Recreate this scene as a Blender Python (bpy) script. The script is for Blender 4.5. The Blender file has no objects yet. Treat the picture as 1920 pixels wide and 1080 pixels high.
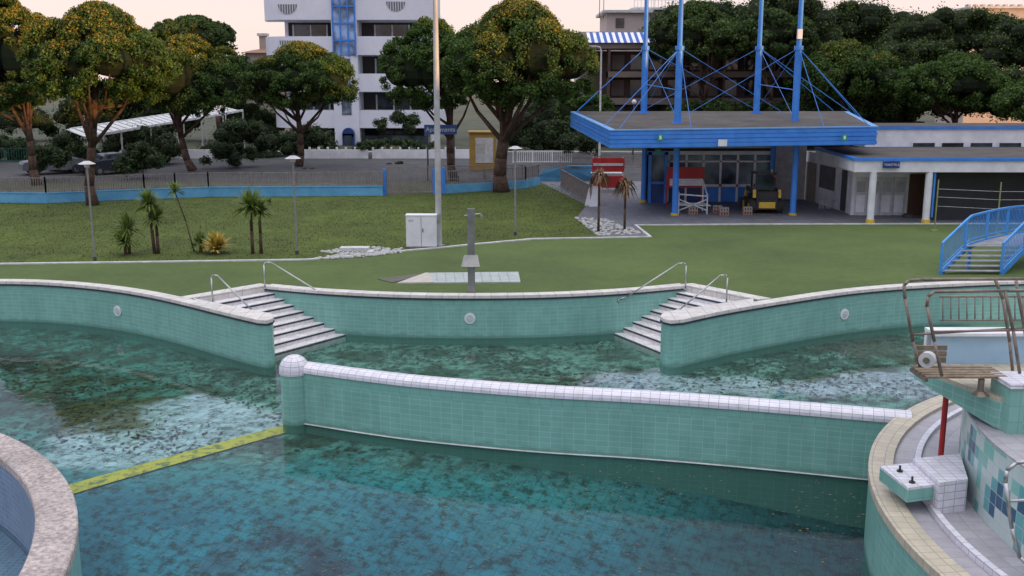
import bpy, math, random
import numpy as np
from mathutils import Vector, Matrix, noise
from mathutils.geometry import tessellate_polygon
random.seed(7); rng=np.random.default_rng(7)
sc=bpy.context.scene
# ---------------------------------------------------------------- image-pixel helpers (pixel coordinates back-projected through an estimated camera)
F=1900.0; H=6.5; PT=math.radians(11.6)
cp,sp=math.cos(PT),math.sin(PT)
def ray(u,v):
    k=(540-v)/F; return ((u-960)/F, cp+k*sp, -sp+k*cp)
def P(u,v,z=0.0):
    r=ray(u,v); t=(z-H)/r[2]; return Vector((r[0]*t,r[1]*t,z))
def Q(u,v,Y):
    r=ray(u,v); t=Y/r[1]; return Vector((r[0]*t,Y,H+r[2]*t))
WZ=-1.32   # water level
# ---------------------------------------------------------------- materials
MC={}
def newmat(name):
    m=bpy.data.materials.new(name); m.use_nodes=True
    nt=m.node_tree; b=nt.nodes['Principled BSDF']; return m,nt,b
def nd(nt,t,**k):
    n=nt.nodes.new(t)
    for a,b in k.items(): setattr(n,a,b)
    return n
def c4(c): return (c[0],c[1],c[2],1)
def M(name,c,c2=None,scale=3.0,rough=.7,bump=0.0,metal=0.0,detail=6,lo=.35,hi=.65,spec=.4,island=0,bscale=None,transl=0,big=0):
    if name in MC: return MC[name]
    m,nt,b=newmat(name); L=nt.links
    if c2 is None: c2=tuple(x*.8 for x in c)
    tc=nd(nt,'ShaderNodeTexCoord')
    n=nd(nt,'ShaderNodeTexNoise'); n.inputs['Scale'].default_value=scale; n.inputs['Detail'].default_value=detail; n.inputs['Roughness'].default_value=.65
    L.new(tc.outputs['Object'],n.inputs['Vector'])
    r=nd(nt,'ShaderNodeValToRGB'); r.color_ramp.elements[0].position=lo; r.color_ramp.elements[1].position=hi
    r.color_ramp.elements[0].color=c4(c2); r.color_ramp.elements[1].color=c4(c)
    L.new(n.outputs['Fac'],r.inputs['Fac']); out=r.outputs['Color']
    if big:   # second, larger stain pattern
        n3=nd(nt,'ShaderNodeTexNoise'); n3.inputs['Scale'].default_value=big; n3.inputs['Detail'].default_value=8; n3.inputs['Roughness'].default_value=.7; L.new(tc.outputs['Object'],n3.inputs['Vector'])
        m3=nd(nt,'ShaderNodeMapRange'); m3.inputs['From Min'].default_value=.35; m3.inputs['From Max'].default_value=.65; m3.inputs['To Min'].default_value=.74; m3.inputs['To Max'].default_value=1.12; L.new(n3.outputs['Fac'],m3.inputs['Value'])
        x3=nd(nt,'ShaderNodeMix',data_type='RGBA',blend_type='MULTIPLY'); x3.inputs['Factor'].default_value=1; L.new(out,x3.inputs['A']); L.new(m3.outputs['Result'],x3.inputs['B']); out=x3.outputs['Result']
    if island:
        g=nd(nt,'ShaderNodeNewGeometry'); mr=nd(nt,'ShaderNodeMapRange')
        mr.inputs['To Min'].default_value=1-island; mr.inputs['To Max'].default_value=1+island
        L.new(g.outputs['Random Per Island'],mr.inputs['Value'])
        mx=nd(nt,'ShaderNodeMix',data_type='RGBA',blend_type='MULTIPLY'); mx.inputs['Factor'].default_value=1
        L.new(out,mx.inputs['A']); L.new(mr.outputs['Result'],mx.inputs['B']); out=mx.outputs['Result']
    L.new(out,b.inputs['Base Color'])
    b.inputs['Roughness'].default_value=rough; b.inputs['Metallic'].default_value=metal
    b.inputs['Specular IOR Level'].default_value=spec
    if transl:
        t=nd(nt,'ShaderNodeBsdfTranslucent'); ms=nd(nt,'ShaderNodeMixShader'); ms.inputs[0].default_value=transl
        L.new(out,t.inputs['Color']); L.new(b.outputs[0],ms.inputs[1]); L.new(t.outputs[0],ms.inputs[2]); L.new(ms.outputs[0],nt.nodes['Material Output'].inputs['Surface'])
    if bump:
        n2=nd(nt,'ShaderNodeTexNoise'); n2.inputs['Scale'].default_value=bscale or scale*6; n2.inputs['Detail'].default_value=5
        L.new(tc.outputs['Object'],n2.inputs['Vector'])
        bp=nd(nt,'ShaderNodeBump'); bp.inputs['Strength'].default_value=bump; bp.inputs['Distance'].default_value=.05
        L.new(n2.outputs['Fac'],bp.inputs['Height']); L.new(bp.outputs['Normal'],b.inputs['Normal'])
    MC[name]=m; return m
def TM(name,c,c2,mortar,w,h,ms=.006,rough=.25,grime=.35,gc=(.12,.14,.1),gscale=1.2,mix=0.0,streak=True,line=False):
    if name in MC: return MC[name]
    m,nt,b=newmat(name); L=nt.links
    uv=nd(nt,'ShaderNodeUVMap'); uv.uv_map='UVMap'
    br=nd(nt,'ShaderNodeTexBrick'); br.offset=0; br.squash=1
    br.inputs['Color1'].default_value=c4(c); br.inputs['Color2'].default_value=c4(c2); br.inputs['Mortar'].default_value=c4(mortar)
    br.inputs['Scale'].default_value=1; br.inputs['Mortar Size'].default_value=ms; br.inputs['Mortar Smooth'].default_value=.1
    br.inputs['Brick Width'].default_value=w; br.inputs['Row Height'].default_value=h; br.inputs['Bias'].default_value=mix
    L.new(uv.outputs['UV'],br.inputs['Vector'])
    mp=nd(nt,'ShaderNodeMapping'); mp.inputs['Scale'].default_value=(1,.22,1) if streak else (1,1,1)
    L.new(uv.outputs['UV'],mp.inputs['Vector'])
    n=nd(nt,'ShaderNodeTexNoise'); n.inputs['Scale'].default_value=gscale*2; n.inputs['Detail'].default_value=8; n.inputs['Roughness'].default_value=.7
    L.new(mp.outputs['Vector'],n.inputs['Vector'])
    r=nd(nt,'ShaderNodeMapRange'); r.inputs['From Min'].default_value=.45; r.inputs['From Max'].default_value=.75; r.inputs['To Max'].default_value=grime
    L.new(n.outputs['Fac'],r.inputs['Value']); fac=r.outputs['Result']
    if line:   # scum line left by the water level
        sx=nd(nt,'ShaderNodeSeparateXYZ'); L.new(uv.outputs['UV'],sx.inputs[0])
        n4=nd(nt,'ShaderNodeTexNoise'); n4.inputs['Scale'].default_value=3; n4.inputs['Detail'].default_value=6; L.new(uv.outputs['UV'],n4.inputs['Vector'])
        ad=nd(nt,'ShaderNodeMath',operation='MULTIPLY_ADD'); ad.inputs[1].default_value=-.22; L.new(n4.outputs['Fac'],ad.inputs[0]); L.new(sx.outputs['Y'],ad.inputs[2])
        ml=nd(nt,'ShaderNodeMapRange'); ml.inputs['From Min'].default_value=WZ-.05; ml.inputs['From Max'].default_value=WZ+.04; ml.inputs['To Min'].default_value=.62; ml.inputs['To Max'].default_value=0; L.new(ad.outputs[0],ml.inputs['Value'])
        mxx=nd(nt,'ShaderNodeMath',operation='MAXIMUM'); L.new(fac,mxx.inputs[0]); L.new(ml.outputs['Result'],mxx.inputs[1]); fac=mxx.outputs[0]
    mx=nd(nt,'ShaderNodeMix',data_type='RGBA'); L.new(fac,mx.inputs['Factor'])
    L.new(br.outputs['Color'],mx.inputs['A']); mx.inputs['B'].default_value=c4(gc)
    L.new(mx.outputs['Result'],b.inputs['Base Color']); b.inputs['Roughness'].default_value=rough
    bp=nd(nt,'ShaderNodeBump'); bp.inputs['Strength'].default_value=.3; bp.inputs['Distance'].default_value=.01; bp.invert=True
    L.new(br.outputs['Fac'],bp.inputs['Height']); L.new(bp.outputs['Normal'],b.inputs['Normal'])
    MC[name]=m; return m
def glassmat(name,c=(.03,.04,.05),rough=.08):
    if name in MC: return MC[name]
    m,nt,b=newmat(name); L=nt.links
    tc=nd(nt,'ShaderNodeTexCoord'); n=nd(nt,'ShaderNodeTexNoise'); n.inputs['Scale'].default_value=.7
    L.new(tc.outputs['Object'],n.inputs['Vector'])
    r=nd(nt,'ShaderNodeValToRGB'); r.color_ramp.elements[0].color=c4(tuple(x*.4 for x in c)); r.color_ramp.elements[1].color=c4(tuple(x*2.2 for x in c))
    r.color_ramp.elements[0].position=.4; r.color_ramp.elements[1].position=.65
    L.new(n.outputs['Fac'],r.inputs['Fac']); L.new(r.outputs['Color'],b.inputs['Base Color'])
    b.inputs['Roughness'].default_value=rough; b.inputs['Specular IOR Level'].default_value=.5
    MC[name]=m; return m

white=M('white_paint',(.78,.78,.8),(.6,.61,.64),1.2,.6)
whited=M('white_weathered',(.62,.62,.62),(.42,.42,.42),2.5,.7)
conc=M('concrete',(.36,.35,.33),(.22,.215,.2),3,.85,.2)
blue=M('blue_paint',(.055,.25,.72),(.04,.19,.6),2,.4)
dblue=M('dark_blue',(.02,.06,.22),(.015,.04,.15),2,.4)
lblue=M('light_blue_wall',(.14,.40,.62),(.09,.30,.5),1.2,.7)
steel=M('steel',(.5,.5,.5),(.38,.38,.38),4,.32,metal=.85)
railm=M('grey_rail',(.075,.07,.07),(.045,.045,.05),4,.5)
bronze=M('worn_pipe',(.27,.22,.18),(.16,.13,.11),5,.4,metal=.4)
black=M('black_plastic',(.02,.02,.02),(.035,.035,.035),4,.5)
rubber=M('rubber',(.025,.025,.025),(.04,.038,.035),8,.9)
red=M('red_paint',(.5,.03,.03),(.34,.02,.02),2,.5)
yellow=M('yellow_paint',(.65,.45,.05),(.5,.33,.04),2,.5)
wood=M('weathered_wood',(.28,.22,.15),(.15,.11,.07),6,.75)
bark=M('pine_bark',(.13,.075,.05),(.045,.03,.024),5,.95,.8)
pine=M('pine_needles',(.085,.15,.02),(.028,.068,.010),.9,.7,island=.5,detail=3,lo=.3,hi=.7,transl=.3)
sunleaf=M('pine_sunlit_orange',(.34,.22,.02),(.17,.16,.018),1.2,.8,island=.45,detail=3,transl=.3)  # orange low-sun light on the crown tops, put into the leaf colour
pinef=M('pine_needles_far',(.075,.12,.022),(.024,.052,.010),.45,.8,island=.45,detail=3,transl=.2)
core=M('pine_core',(.012,.02,.005),(.007,.012,.003),1,1)  # dark filler blocking see-through; inner shade of the foliage put into its colour
shrubm=M('shrub_leaves',(.045,.085,.02),(.016,.035,.01),.9,.7,island=.45,transl=.2)
dryleaf=M('dry_leaves',(.20,.13,.08),(.11,.08,.05),3,.8,island=.3)
yucm=M('yucca_leaves',(.17,.24,.04),(.09,.14,.025),3,.6,island=.35,transl=.2)
yelyuc=M('yellow_yucca',(.55,.38,.04),(.25,.2,.04),3,.6,island=.3)
glass=glassmat('window_glass')
glassb=glassmat('pavilion_glass',(.10,.12,.15),.1)
dark=M('dark_recess',(.03,.028,.027),(.05,.045,.04),.6,.9)
coping=TM('coping_stone',(.66,.62,.58),(.56,.53,.5),(.25,.24,.22),.5,.5,.008,.6,.5,(.25,.24,.2),2,streak=False)
rimtile=TM('rim_tile_beige',(.55,.48,.36),(.46,.40,.31),(.3,.28,.24),.2,.2,.008,.5,.5,(.25,.24,.2),2,streak=False)
tealtile=TM('pool_wall_tile',(.20,.43,.37),(.17,.38,.33),(.40,.55,.50),.245,.122,.004,.3,.45,(.09,.20,.16),1,line=True)
bandtile=TM('pool_wall_tile_band',(.215,.44,.385),(.185,.40,.35),(.11,.27,.24),.245,.245,.004,.3,.35,(.10,.2,.16),1)
whitetile=TM('white_cap_tile',(.74,.72,.79),(.66,.64,.71),(.32,.32,.34),.2,.12,.006,.3,.5,(.35,.35,.33),2,streak=False)
steptile=TM('step_tile',(.74,.71,.72),(.64,.61,.62),(.4,.4,.4),.25,.25,.006,.5,.5,(.28,.27,.24),2,streak=False)
greytile=TM('grey_mosaic_tile',(.17,.24,.36),(.13,.18,.29),(.3,.36,.42),.1,.1,.006,.35,.5,(.12,.14,.16),2)
mosaic=TM('tower_mosaic',(.55,.66,.62),(.18,.42,.42),(.4,.46,.46),.2,.2,.006,.3,.15,(.1,.14,.14),1,streak=False)
lilac=TM('walkway_tile',(.42,.40,.43),(.35,.33,.37),(.25,.25,.27),.3,.3,.006,.5,.6,(.22,.21,.2),2,streak=False)
paving=TM('patio_paving',(.17,.17,.19),(.13,.13,.15),(.08,.08,.09),.5,.5,.012,.6,.5,(.09,.09,.09),.5,streak=False)
roofm=M('bitumen_roof',(.10,.085,.075),(.05,.045,.042),.6,.9,.2)
def build_mosaic():
    m=mosaic; nt=m.node_tree; L=nt.links
    br=[n for n in nt.nodes if n.type=='TEX_BRICK'][0]; uv=[n for n in nt.nodes if n.type=='UVMAP'][0]
    sn=nd(nt,'ShaderNodeVectorMath',operation='SNAP'); sn.inputs[1].default_value=(.2,.2,.2); L.new(uv.outputs['UV'],sn.inputs[0])
    n=nd(nt,'ShaderNodeTexNoise'); n.inputs['Scale'].default_value=1.3; n.inputs['Detail'].default_value=3; L.new(sn.outputs[0],n.inputs['Vector'])
    r=nd(nt,'ShaderNodeValToRGB'); cr=r.color_ramp; cr.interpolation='CONSTANT'
    cr.elements[0].position=0; cr.elements[0].color=(.02,.09,.17,1)
    cr.elements[1].position=.42; cr.elements[1].color=(.10,.34,.36,1)
    e=cr.elements.new(.48); e.color=(.45,.55,.54,1); e=cr.elements.new(.6); e.color=(.18,.45,.40,1)
    L.new(n.outputs['Fac'],r.inputs['Fac']); L.new(r.outputs['Color'],br.inputs['Color1']); L.new(r.outputs['Color'],br.inputs['Color2'])
build_mosaic()

# ---------------------------------------------------------------- mesh builder
class B:
    def __init__(s): s.v=[];s.f=[];s.m=[];s.mats=[];s.uv={}
    def mi(s,mat):
        if mat not in s.mats: s.mats.append(mat)
        return s.mats.index(mat)
    def add(s,vs,fs,mat,uvs=None):
        o=len(s.v); s.v.extend([tuple(a) for a in vs]); k=s.mi(mat)
        for i,f in enumerate(fs):
            if uvs: s.uv[len(s.f)]=uvs[i]
            s.f.append([a+o for a in f]); s.m.append(k)
        return s
    def box(s,x0,x1,y0,y1,z0,z1,mat,rz=0,piv=None):
        vs=[Vector((x,y,z)) for z in (z0,z1) for x,y in ((x0,y0),(x1,y0),(x1,y1),(x0,y1))]
        if rz:
            c=Vector(piv) if piv else Vector(((x0+x1)/2,(y0+y1)/2,0)); R=Matrix.Rotation(rz,3,'Z')
            vs=[R@(v-c)+c for v in vs]
        return s.add(vs,[(0,3,2,1),(4,5,6,7),(0,1,5,4),(1,2,6,5),(2,3,7,6),(3,0,4,7)],mat)
    def beam(s,p1,p2,w,h,mat):
        p1=Vector(p1);p2=Vector(p2); d=(p2-p1).normalized(); a=d.cross(Vector((0,0,1)))
        a=a.normalized() if a.length>1e-4 else Vector((1,0,0)); b=a.cross(d)
        a*=w/2; b*=h/2
        vs=[p+x*a+y*b for p in (p1,p2) for x,y in ((-1,-1),(1,-1),(1,1),(-1,1))]
        return s.add(vs,[(0,1,2,3),(7,6,5,4),(0,4,5,1),(1,5,6,2),(2,6,7,3),(3,7,4,0)],mat)
    def tube(s,p1,p2,r,mat,r2=None,n=8):
        r2=r if r2 is None else r2; p1=Vector(p1);p2=Vector(p2); d=(p2-p1)
        if d.length<1e-6: return s
        d.normalize(); a=d.orthogonal().normalized(); b=d.cross(a); vs=[]
        for p,q in ((p1,r),(p2,r2)):
            for i in range(n):
                t=2*math.pi*i/n; vs.append(p+a*(q*math.cos(t))+b*(q*math.sin(t)))
        fs=[(i,(i+1)%n,n+(i+1)%n,n+i) for i in range(n)]+[tuple(range(n))[::-1],tuple(range(n,2*n))]
        return s.add(vs,fs,mat)
    def path(s,pts,r,mat,n=8):
        for a,b in zip(pts[:-1],pts[1:]): s.tube(a,b,r,mat,n=n)
        return s
    def prism(s,poly,z0,z1,mat,side=None):
        n=len(poly); za=z0 if isinstance(z0,(list,tuple)) else [z0]*n; zb=z1 if isinstance(z1,(list,tuple)) else [z1]*n
        vs=[(p[0],p[1],za[i]) for i,p in enumerate(poly)]+[(p[0],p[1],zb[i]) for i,p in enumerate(poly)]
        tr=tessellate_polygon([[Vector((p[0],p[1],0)) for p in poly]])
        s.add(vs,[tuple(n+i for i in t) for t in tr]+[t[::-1] for t in tr],mat)
        s.add(vs,[(i,(i+1)%n,n+(i+1)%n,n+i) for i in range(n)],side or mat); return s
    def sphere(s,c,r,mat,sc=(1,1,1),n=12,m=8,zmin=-1):
        vs=[];fs=[]
        for j in range(m+1):
            ph=-math.pi/2+math.pi*j/m
            for i in range(n):
                t=2*math.pi*i/n
                vs.append((c[0]+r*sc[0]*math.cos(ph)*math.cos(t),c[1]+r*sc[1]*math.cos(ph)*math.sin(t),c[2]+r*sc[2]*max(zmin,math.sin(ph))))
        for j in range(m):
            for i in range(n): fs.append((j*n+i,j*n+(i+1)%n,(j+1)*n+(i+1)%n,(j+1)*n+i))
        return s.add(vs,fs,mat)
    def ribbon(s,pts,z0,z1,mat):
        L=0; d=[0]
        for a,b in zip(pts[:-1],pts[1:]): L+=math.hypot(b[0]-a[0],b[1]-a[1]); d.append(L)
        n=len(pts); vs=[(p[0],p[1],z0) for p in pts]+[(p[0],p[1],z1) for p in pts]
        fs=[(i,i+1,n+i+1,n+i) for i in range(n-1)]
        return s.add(vs,fs,mat,[[(d[i],z0),(d[i+1],z0),(d[i+1],z1),(d[i],z1)] for i in range(n-1)])
    def sweep(s,pts,prof,mat):
        n=len(pts); N=normals(pts); vs=[]; L=[0]
        for a,b in zip(pts[:-1],pts[1:]): L.append(L[-1]+math.hypot(b[0]-a[0],b[1]-a[1]))
        q=[0]
        for a,b in zip(prof[:-1],prof[1:]): q.append(q[-1]+math.hypot(b[0]-a[0],b[1]-a[1]))
        for i,p in enumerate(pts):
            for o,z in prof: vs.append((p[0]+N[i][0]*o,p[1]+N[i][1]*o,z))
        k=len(prof); fs=[];uv=[]
        for i in range(n-1):
            for j in range(k-1):
                fs.append((i*k+j,(i+1)*k+j,(i+1)*k+j+1,i*k+j+1)); uv.append([(L[i],q[j]),(L[i+1],q[j]),(L[i+1],q[j+1]),(L[i],q[j+1])])
        return s.add(vs,fs,mat,uv)
    def obj(s,name,parent=None,smooth=False):
        me=bpy.data.meshes.new(name); me.from_pydata(s.v,[],s.f); me.update()
        for m in s.mats: me.materials.append(m)
        me.polygons.foreach_set('material_index',s.m)
        uvl=me.uv_layers.new(name='UVMap'); co=[0.0]*(2*len(me.loops)); V=s.v
        for i,p in enumerate(me.polygons):
            if i in s.uv:
                for j,li in enumerate(p.loop_indices): co[2*li]=s.uv[i][j][0]; co[2*li+1]=s.uv[i][j][1]
            else:
                nx,ny,nz=p.normal
                if abs(nz)>.7:
                    for li,vi in zip(p.loop_indices,p.vertices): co[2*li]=V[vi][0]; co[2*li+1]=V[vi][1]
                else:
                    l=math.hypot(nx,ny) or 1; tx,ty=-ny/l,nx/l
                    for li,vi in zip(p.loop_indices,p.vertices): co[2*li]=V[vi][0]*tx+V[vi][1]*ty; co[2*li+1]=V[vi][2]
        uvl.data.foreach_set('uv',co)
        if smooth: me.polygons.foreach_set('use_smooth',[True]*len(me.polygons))
        o=bpy.data.objects.new(name,me); sc.collection.objects.link(o)
        if parent: o.parent=parent
        return o
def empty(name):
    o=bpy.data.objects.new(name,None); sc.collection.objects.link(o); return o
def normals(pts):
    N=[]
    for i in range(len(pts)):
        a=pts[max(0,i-1)]; b=pts[min(len(pts)-1,i+1)]; dx,dy=b[0]-a[0],b[1]-a[1]; l=math.hypot(dx,dy) or 1
        N.append((-dy/l,dx/l))
    return N
def offset(pts,d):
    return [(p[0]+n[0]*d,p[1]+n[1]*d) for p,n in zip(pts,normals(pts))]
def spline(pts,k=6):
    out=[]; n=len(pts)
    for i in range(n-1):
        p0=pts[max(0,i-1)];p1=pts[i];p2=pts[i+1];p3=pts[min(n-1,i+2)]
        for j in range(k):
            t=j/k
            out.append(tuple(.5*((2*p1[a])+(-p0[a]+p2[a])*t+(2*p0[a]-5*p1[a]+4*p2[a]-p3[a])*t*t+(-p0[a]+3*p1[a]-3*p2[a]+p3[a])*t**3) for a in range(len(p1))))
    out.append(tuple(pts[-1])); return out
def W(px,z=0): return [tuple(P(u,v,z)[:2]) for u,v in px]
def text(body,loc,size,mat,parent,rot=(math.radians(90),0,0),name='lettering'):
    cu=bpy.data.curves.new(name,'FONT'); cu.body=body; cu.size=size; cu.align_x='CENTER'; cu.align_y='CENTER'; cu.extrude=.004
    cu.materials.append(mat); o=bpy.data.objects.new(name,cu); o.location=loc; o.rotation_euler=rot; sc.collection.objects.link(o); o.parent=parent; return o

# ---------------------------------------------------------------- pool outline
leftfront=spline(W([(-420,540),(-200,531),(0,529),(100,532),(190,540),(270,552),(340,567),(400,582),(450,594),(485,602)]),5)
endL=W([(500,603),(509,600),(512,596),(508,591),(498,588)])
innerL=W([(430,575),(362,561)])
TL,TR=P(362,561),P(497,538); BL,BR=P(512,664,WZ),P(640,629,WZ)
centre=spline(W([(497,538),(600,547),(740,554),(880,556),(1030,554),(1170,547),(1285,537)]),6)
TR2,TL2=P(1285,537),P(1412,562); BR2,BL2=P(1158,627,WZ),P(1238,660,WZ)
innerR=W([(1412,562),(1330,574)])
endR=W([(1255,586),(1244,590),(1240,595),(1246,600),(1258,603)])
rightfront=spline(W([(1280,601),(1340,588),(1400,577),(1480,564),(1560,552),(1640,543),(1740,536),(1920,529),(2150,527),(2400,532)]),5)
outline=leftfront+endL+innerL+[tuple(TL[:2])]+centre+[tuple(TL2[:2])]+innerR[1:]+endR+rightfront
def dd(l):
    o=[l[0]]
    for p in l[1:]:
        if math.hypot(p[0]-o[-1][0],p[1]-o[-1][1])>.02: o.append(p)
    return o
outline=dd(outline)
XR=outline[-1][0]; XL=outline[0][0]
poolpoly=outline+[(XR,3.0),(XL,3.0)]
def upfaces(vs,fs):
    o=[]
    for t in fs:
        a,b_,c=[vs[i] for i in t]
        cr=(b_[0]-a[0])*(c[1]-a[1])-(b_[1]-a[1])*(c[0]-a[0])
        o.append(tuple(t) if cr>0 else tuple(t)[::-1])
    return o
g=B()
outer=[(-2500,-600),(2500,-600),(2500,3500),(-2500,3500)]
loops=[[Vector((p[0],p[1],0)) for p in outer],[Vector((p[0],p[1],0)) for p in poolpoly[::-1]]]
allv=[v for l in loops for v in l]
tr=tessellate_polygon(loops)
gm=M('earth',(.08,.085,.05),(.045,.05,.03),.3,.95)
g.add(allv,upfaces(allv,tr),gm); g.obj('ground')
def sheet(name,poly,z,mat):
    b=B(); tr=tessellate_polygon([[Vector((p[0],p[1],0)) for p in poly]])
    vs=[(p[0],p[1],z) for p in poly]
    b.add(vs,upfaces(vs,tr),mat); return b.obj(name)
curb=W([(-500,503),(0,496),(300,492),(575,488),(640,483),(760,471),(830,465),(900,458),(1000,449),(1110,447),(1219,445),(1192,423),(1400,421.5),(1920,420),(2700,420)])
turf=M('artificial_turf',(.092,.135,.033),(.074,.112,.028),3.5,.95,.35,bscale=50,detail=9,big=.16)
sheet('turf_deck',[tuple(p) for p in outline]+curb[::-1],.004,turf)
lawn=M('lawn_grass',(.092,.125,.014),(.05,.072,.010),.9,.95,.6,bscale=12,detail=10,lo=.3,hi=.7,big=.2)
lawnpoly=curb[:9]+W([(1120,443),(1080,410),(1100,385),(1050,345),(1000,346),(835,362),(720,367),(390,369),(270,374),(0,380),(-500,392)])
sheet('lawn',lawnpoly,.008,lawn)
patio=W([(1120,443),(1219,445),(1192,423),(1400,421.5),(1920,420),(2700,420),(2700,340),(1010,340),(1100,385),(1080,410)])
sheet('patio_paving',patio,.012,paving)
b=B(); cc=curb; b.sweep([p for p in cc],[(-.08,.0),(-.08,.05),(.08,.05),(.08,.0)],whited); b.obj('deck_kerb')
asph=M('asphalt',(.075,.075,.08),(.045,.045,.048),.8,.9,.2,big=.15)
sheet('street',[(-200,66),(40,66),(40,92),(-200,92)],.005,asph)
b=B(); b.box(-200,40,92,93.5,.0,.14,conc); b.obj('street_pavement')
def inpoly(x,y,poly):
    c=np.zeros(len(x),bool); j=len(poly)-1
    for i in range(len(poly)):
        xi,yi=poly[i];xj,yj=poly[j]
        t=((yi>y)!=(yj>y))&(x<(xj-xi)*(y-yi)/(yj-yi+1e-12)+xi); c^=t; j=i
    return c
def quadmesh(name,verts,mat,parent=None,tri=False):
    k=3 if tri else 4; nv=len(verts); me=bpy.data.meshes.new(name); me.vertices.add(nv); me.vertices.foreach_set('co',verts.astype(np.float32).ravel())
    me.loops.add(nv); me.loops.foreach_set('vertex_index',np.arange(nv,dtype=np.int32))
    me.polygons.add(nv//k); me.polygons.foreach_set('loop_start',np.arange(0,nv,k,dtype=np.int32)); 
    try: me.polygons.foreach_set('loop_total',np.full(nv//k,k,dtype=np.int32))
    except Exception: pass
    me.update(calc_edges=True); me.materials.append(mat)
    o=bpy.data.objects.new(name,me); sc.collection.objects.link(o)
    if parent: o.parent=parent
    return o
n=30000
x=rng.uniform(-32,6,n*2); y=rng.uniform(36,66,n*2); k=inpoly(x,y,lawnpoly); x=x[k];y=y[k]
a=rng.uniform(0,2*np.pi,len(x)); h=rng.uniform(.03,.07,len(x)); w=.016
p0=np.stack([x-w*np.cos(a),y-w*np.sin(a),np.full_like(x,.008)],1); p1=np.stack([x+w*np.cos(a),y+w*np.sin(a),np.full_like(x,.008)],1)
p2=np.stack([x+rng.normal(0,.04,len(x)),y+rng.normal(0,.04,len(x)),h],1)
quadmesh('lawn_grass_blades',np.stack([p0,p1,p2],1).reshape(-1,3),M('grass_blades',(.095,.135,.016),(.055,.08,.011),.4,.9,island=.2,transl=.3,big=.2),tri=True)

# ---------------------------------------------------------------- pool basin
b=B()
def wall(pts):
    b.ribbon(pts,WZ-2.5,-.30,tealtile); b.ribbon(pts,-.30,-.03,bandtile)
wall(leftfront+endL+innerL); wall(centre); wall(innerR+endR+rightfront)
b.ribbon([(XR,3),(XR,outline[-1][1])][::-1],-4,-.03,tealtile); b.ribbon([(XL,3),(XL,outline[0][1])],-4,-.03,tealtile); b.ribbon([(XL,3),(XR,3)],-4,-.03,tealtile)
b.obj('pool_wall')
b=B()
prof=[(-.03,-.06),(-.03,.035),(.38,.035),(.38,.0)]
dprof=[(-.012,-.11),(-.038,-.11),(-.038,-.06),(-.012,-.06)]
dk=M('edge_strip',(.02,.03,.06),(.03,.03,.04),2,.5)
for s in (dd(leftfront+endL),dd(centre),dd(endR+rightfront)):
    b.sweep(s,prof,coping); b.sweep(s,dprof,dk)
for s in (dd(leftfront[-12:]+endL+innerL),dd(innerR+endR+rightfront[:12])):
    b.prism(s,.0,.04,coping)
b.obj('pool_coping')
def stairs(name,TLp,TRp,BLp,BRp,sgn):
    b=B(); N=8
    for i in range(N):
        a=TLp.lerp(BLp,i/N);c=TRp.lerp(BRp,i/N)
        a2=TLp.lerp(BLp,(i+1)/N);c2=TRp.lerp(BRp,(i+1)/N)
        d=(c-a); d.z=0; d.normalize(); a=a-d*.35;c=c+d*.5;a2=a2-d*.35;c2=c2+d*.5
        zt=-.16-i*abs(WZ)/N
        b.prism([a[:2],c[:2],c2[:2],a2[:2]],WZ-1.3,zt,steptile)
        e=(a2-a); e.z=0; e.normalize()
        q1=a2+e*.004;q2=c2+e*.004
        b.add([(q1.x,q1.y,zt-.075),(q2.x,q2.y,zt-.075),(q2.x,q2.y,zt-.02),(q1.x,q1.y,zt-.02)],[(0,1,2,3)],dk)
    a,c=TLp,TRp; d=(c-a).normalized(); e=(BLp-TLp); e.z=0; e.normalize()
    q=[a-d*.2-e*.45,c+d*.2-e*.45,c+d*.2,a-d*.2]
    b.prism([t[:2] for t in q],-.3,.045,coping)
    return b.obj(name)
stairs('pool_steps',TL,TR,BL,BR,1); stairs('pool_steps',TL2,TR2,BL2,BR2,-1)
def handrail(base,end,mat=steel):
    b=B(); base=Vector(base); end=Vector(end); d=(end-base); d.z=0; d.normalize()
    top=base+Vector((0,0,.85)); pts=[base,base+Vector((0,0,.78)),top+d*.07,top+d*.25,end-d*.25+Vector((0,0,.06)),end,end+Vector((0,0,-.1))]
    b.path(pts,.024,mat); b.tube(base,base+Vector((0,0,.03)),.06,mat)
    return b.obj('stair_handrail',smooth=True)
handrail(P(399,568),Q(486,588,28.6)); handrail(P(497,541),Q(648,573,31.0))
handrail(P(1285,543),Q(1160,561,31.0)); handrail(P(1362,568),Q(1262,584,28.8))
def poollight(u,vt,v):
    a=P(u,vt)
    best=min(range(len(outline)-1),key=lambda i:(Vector(outline[i])-Vector(a[:2])).length)
    p=outline[best]; q=outline[best+1]; nx,ny=(q[1]-p[1]),-(q[0]-p[0]); l=math.hypot(nx,ny); n=Vector((nx/l,ny/l,0))
    if n.y>0: n=-n
    r=ray(u,v); o=Vector((p[0],p[1],0)); cam=Vector((0,0,H)); t=(o-cam).dot(n)/Vector(r).dot(n); c=cam+Vector(r)*t
    b=B(); b.tube(c-n*.05,c+n*.03,.17,white,n=24); b.tube(c+n*.03,c+n*.045,.11,M('light_lens',(.5,.62,.6),None,3,.2),n=20); b.tube(c+n*.045,c+n*.06,.04,whited,n=12)
    b.obj('pool_light')
poollight(221,545,583); poollight(881,556,597); poollight(1583,549,589)
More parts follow.
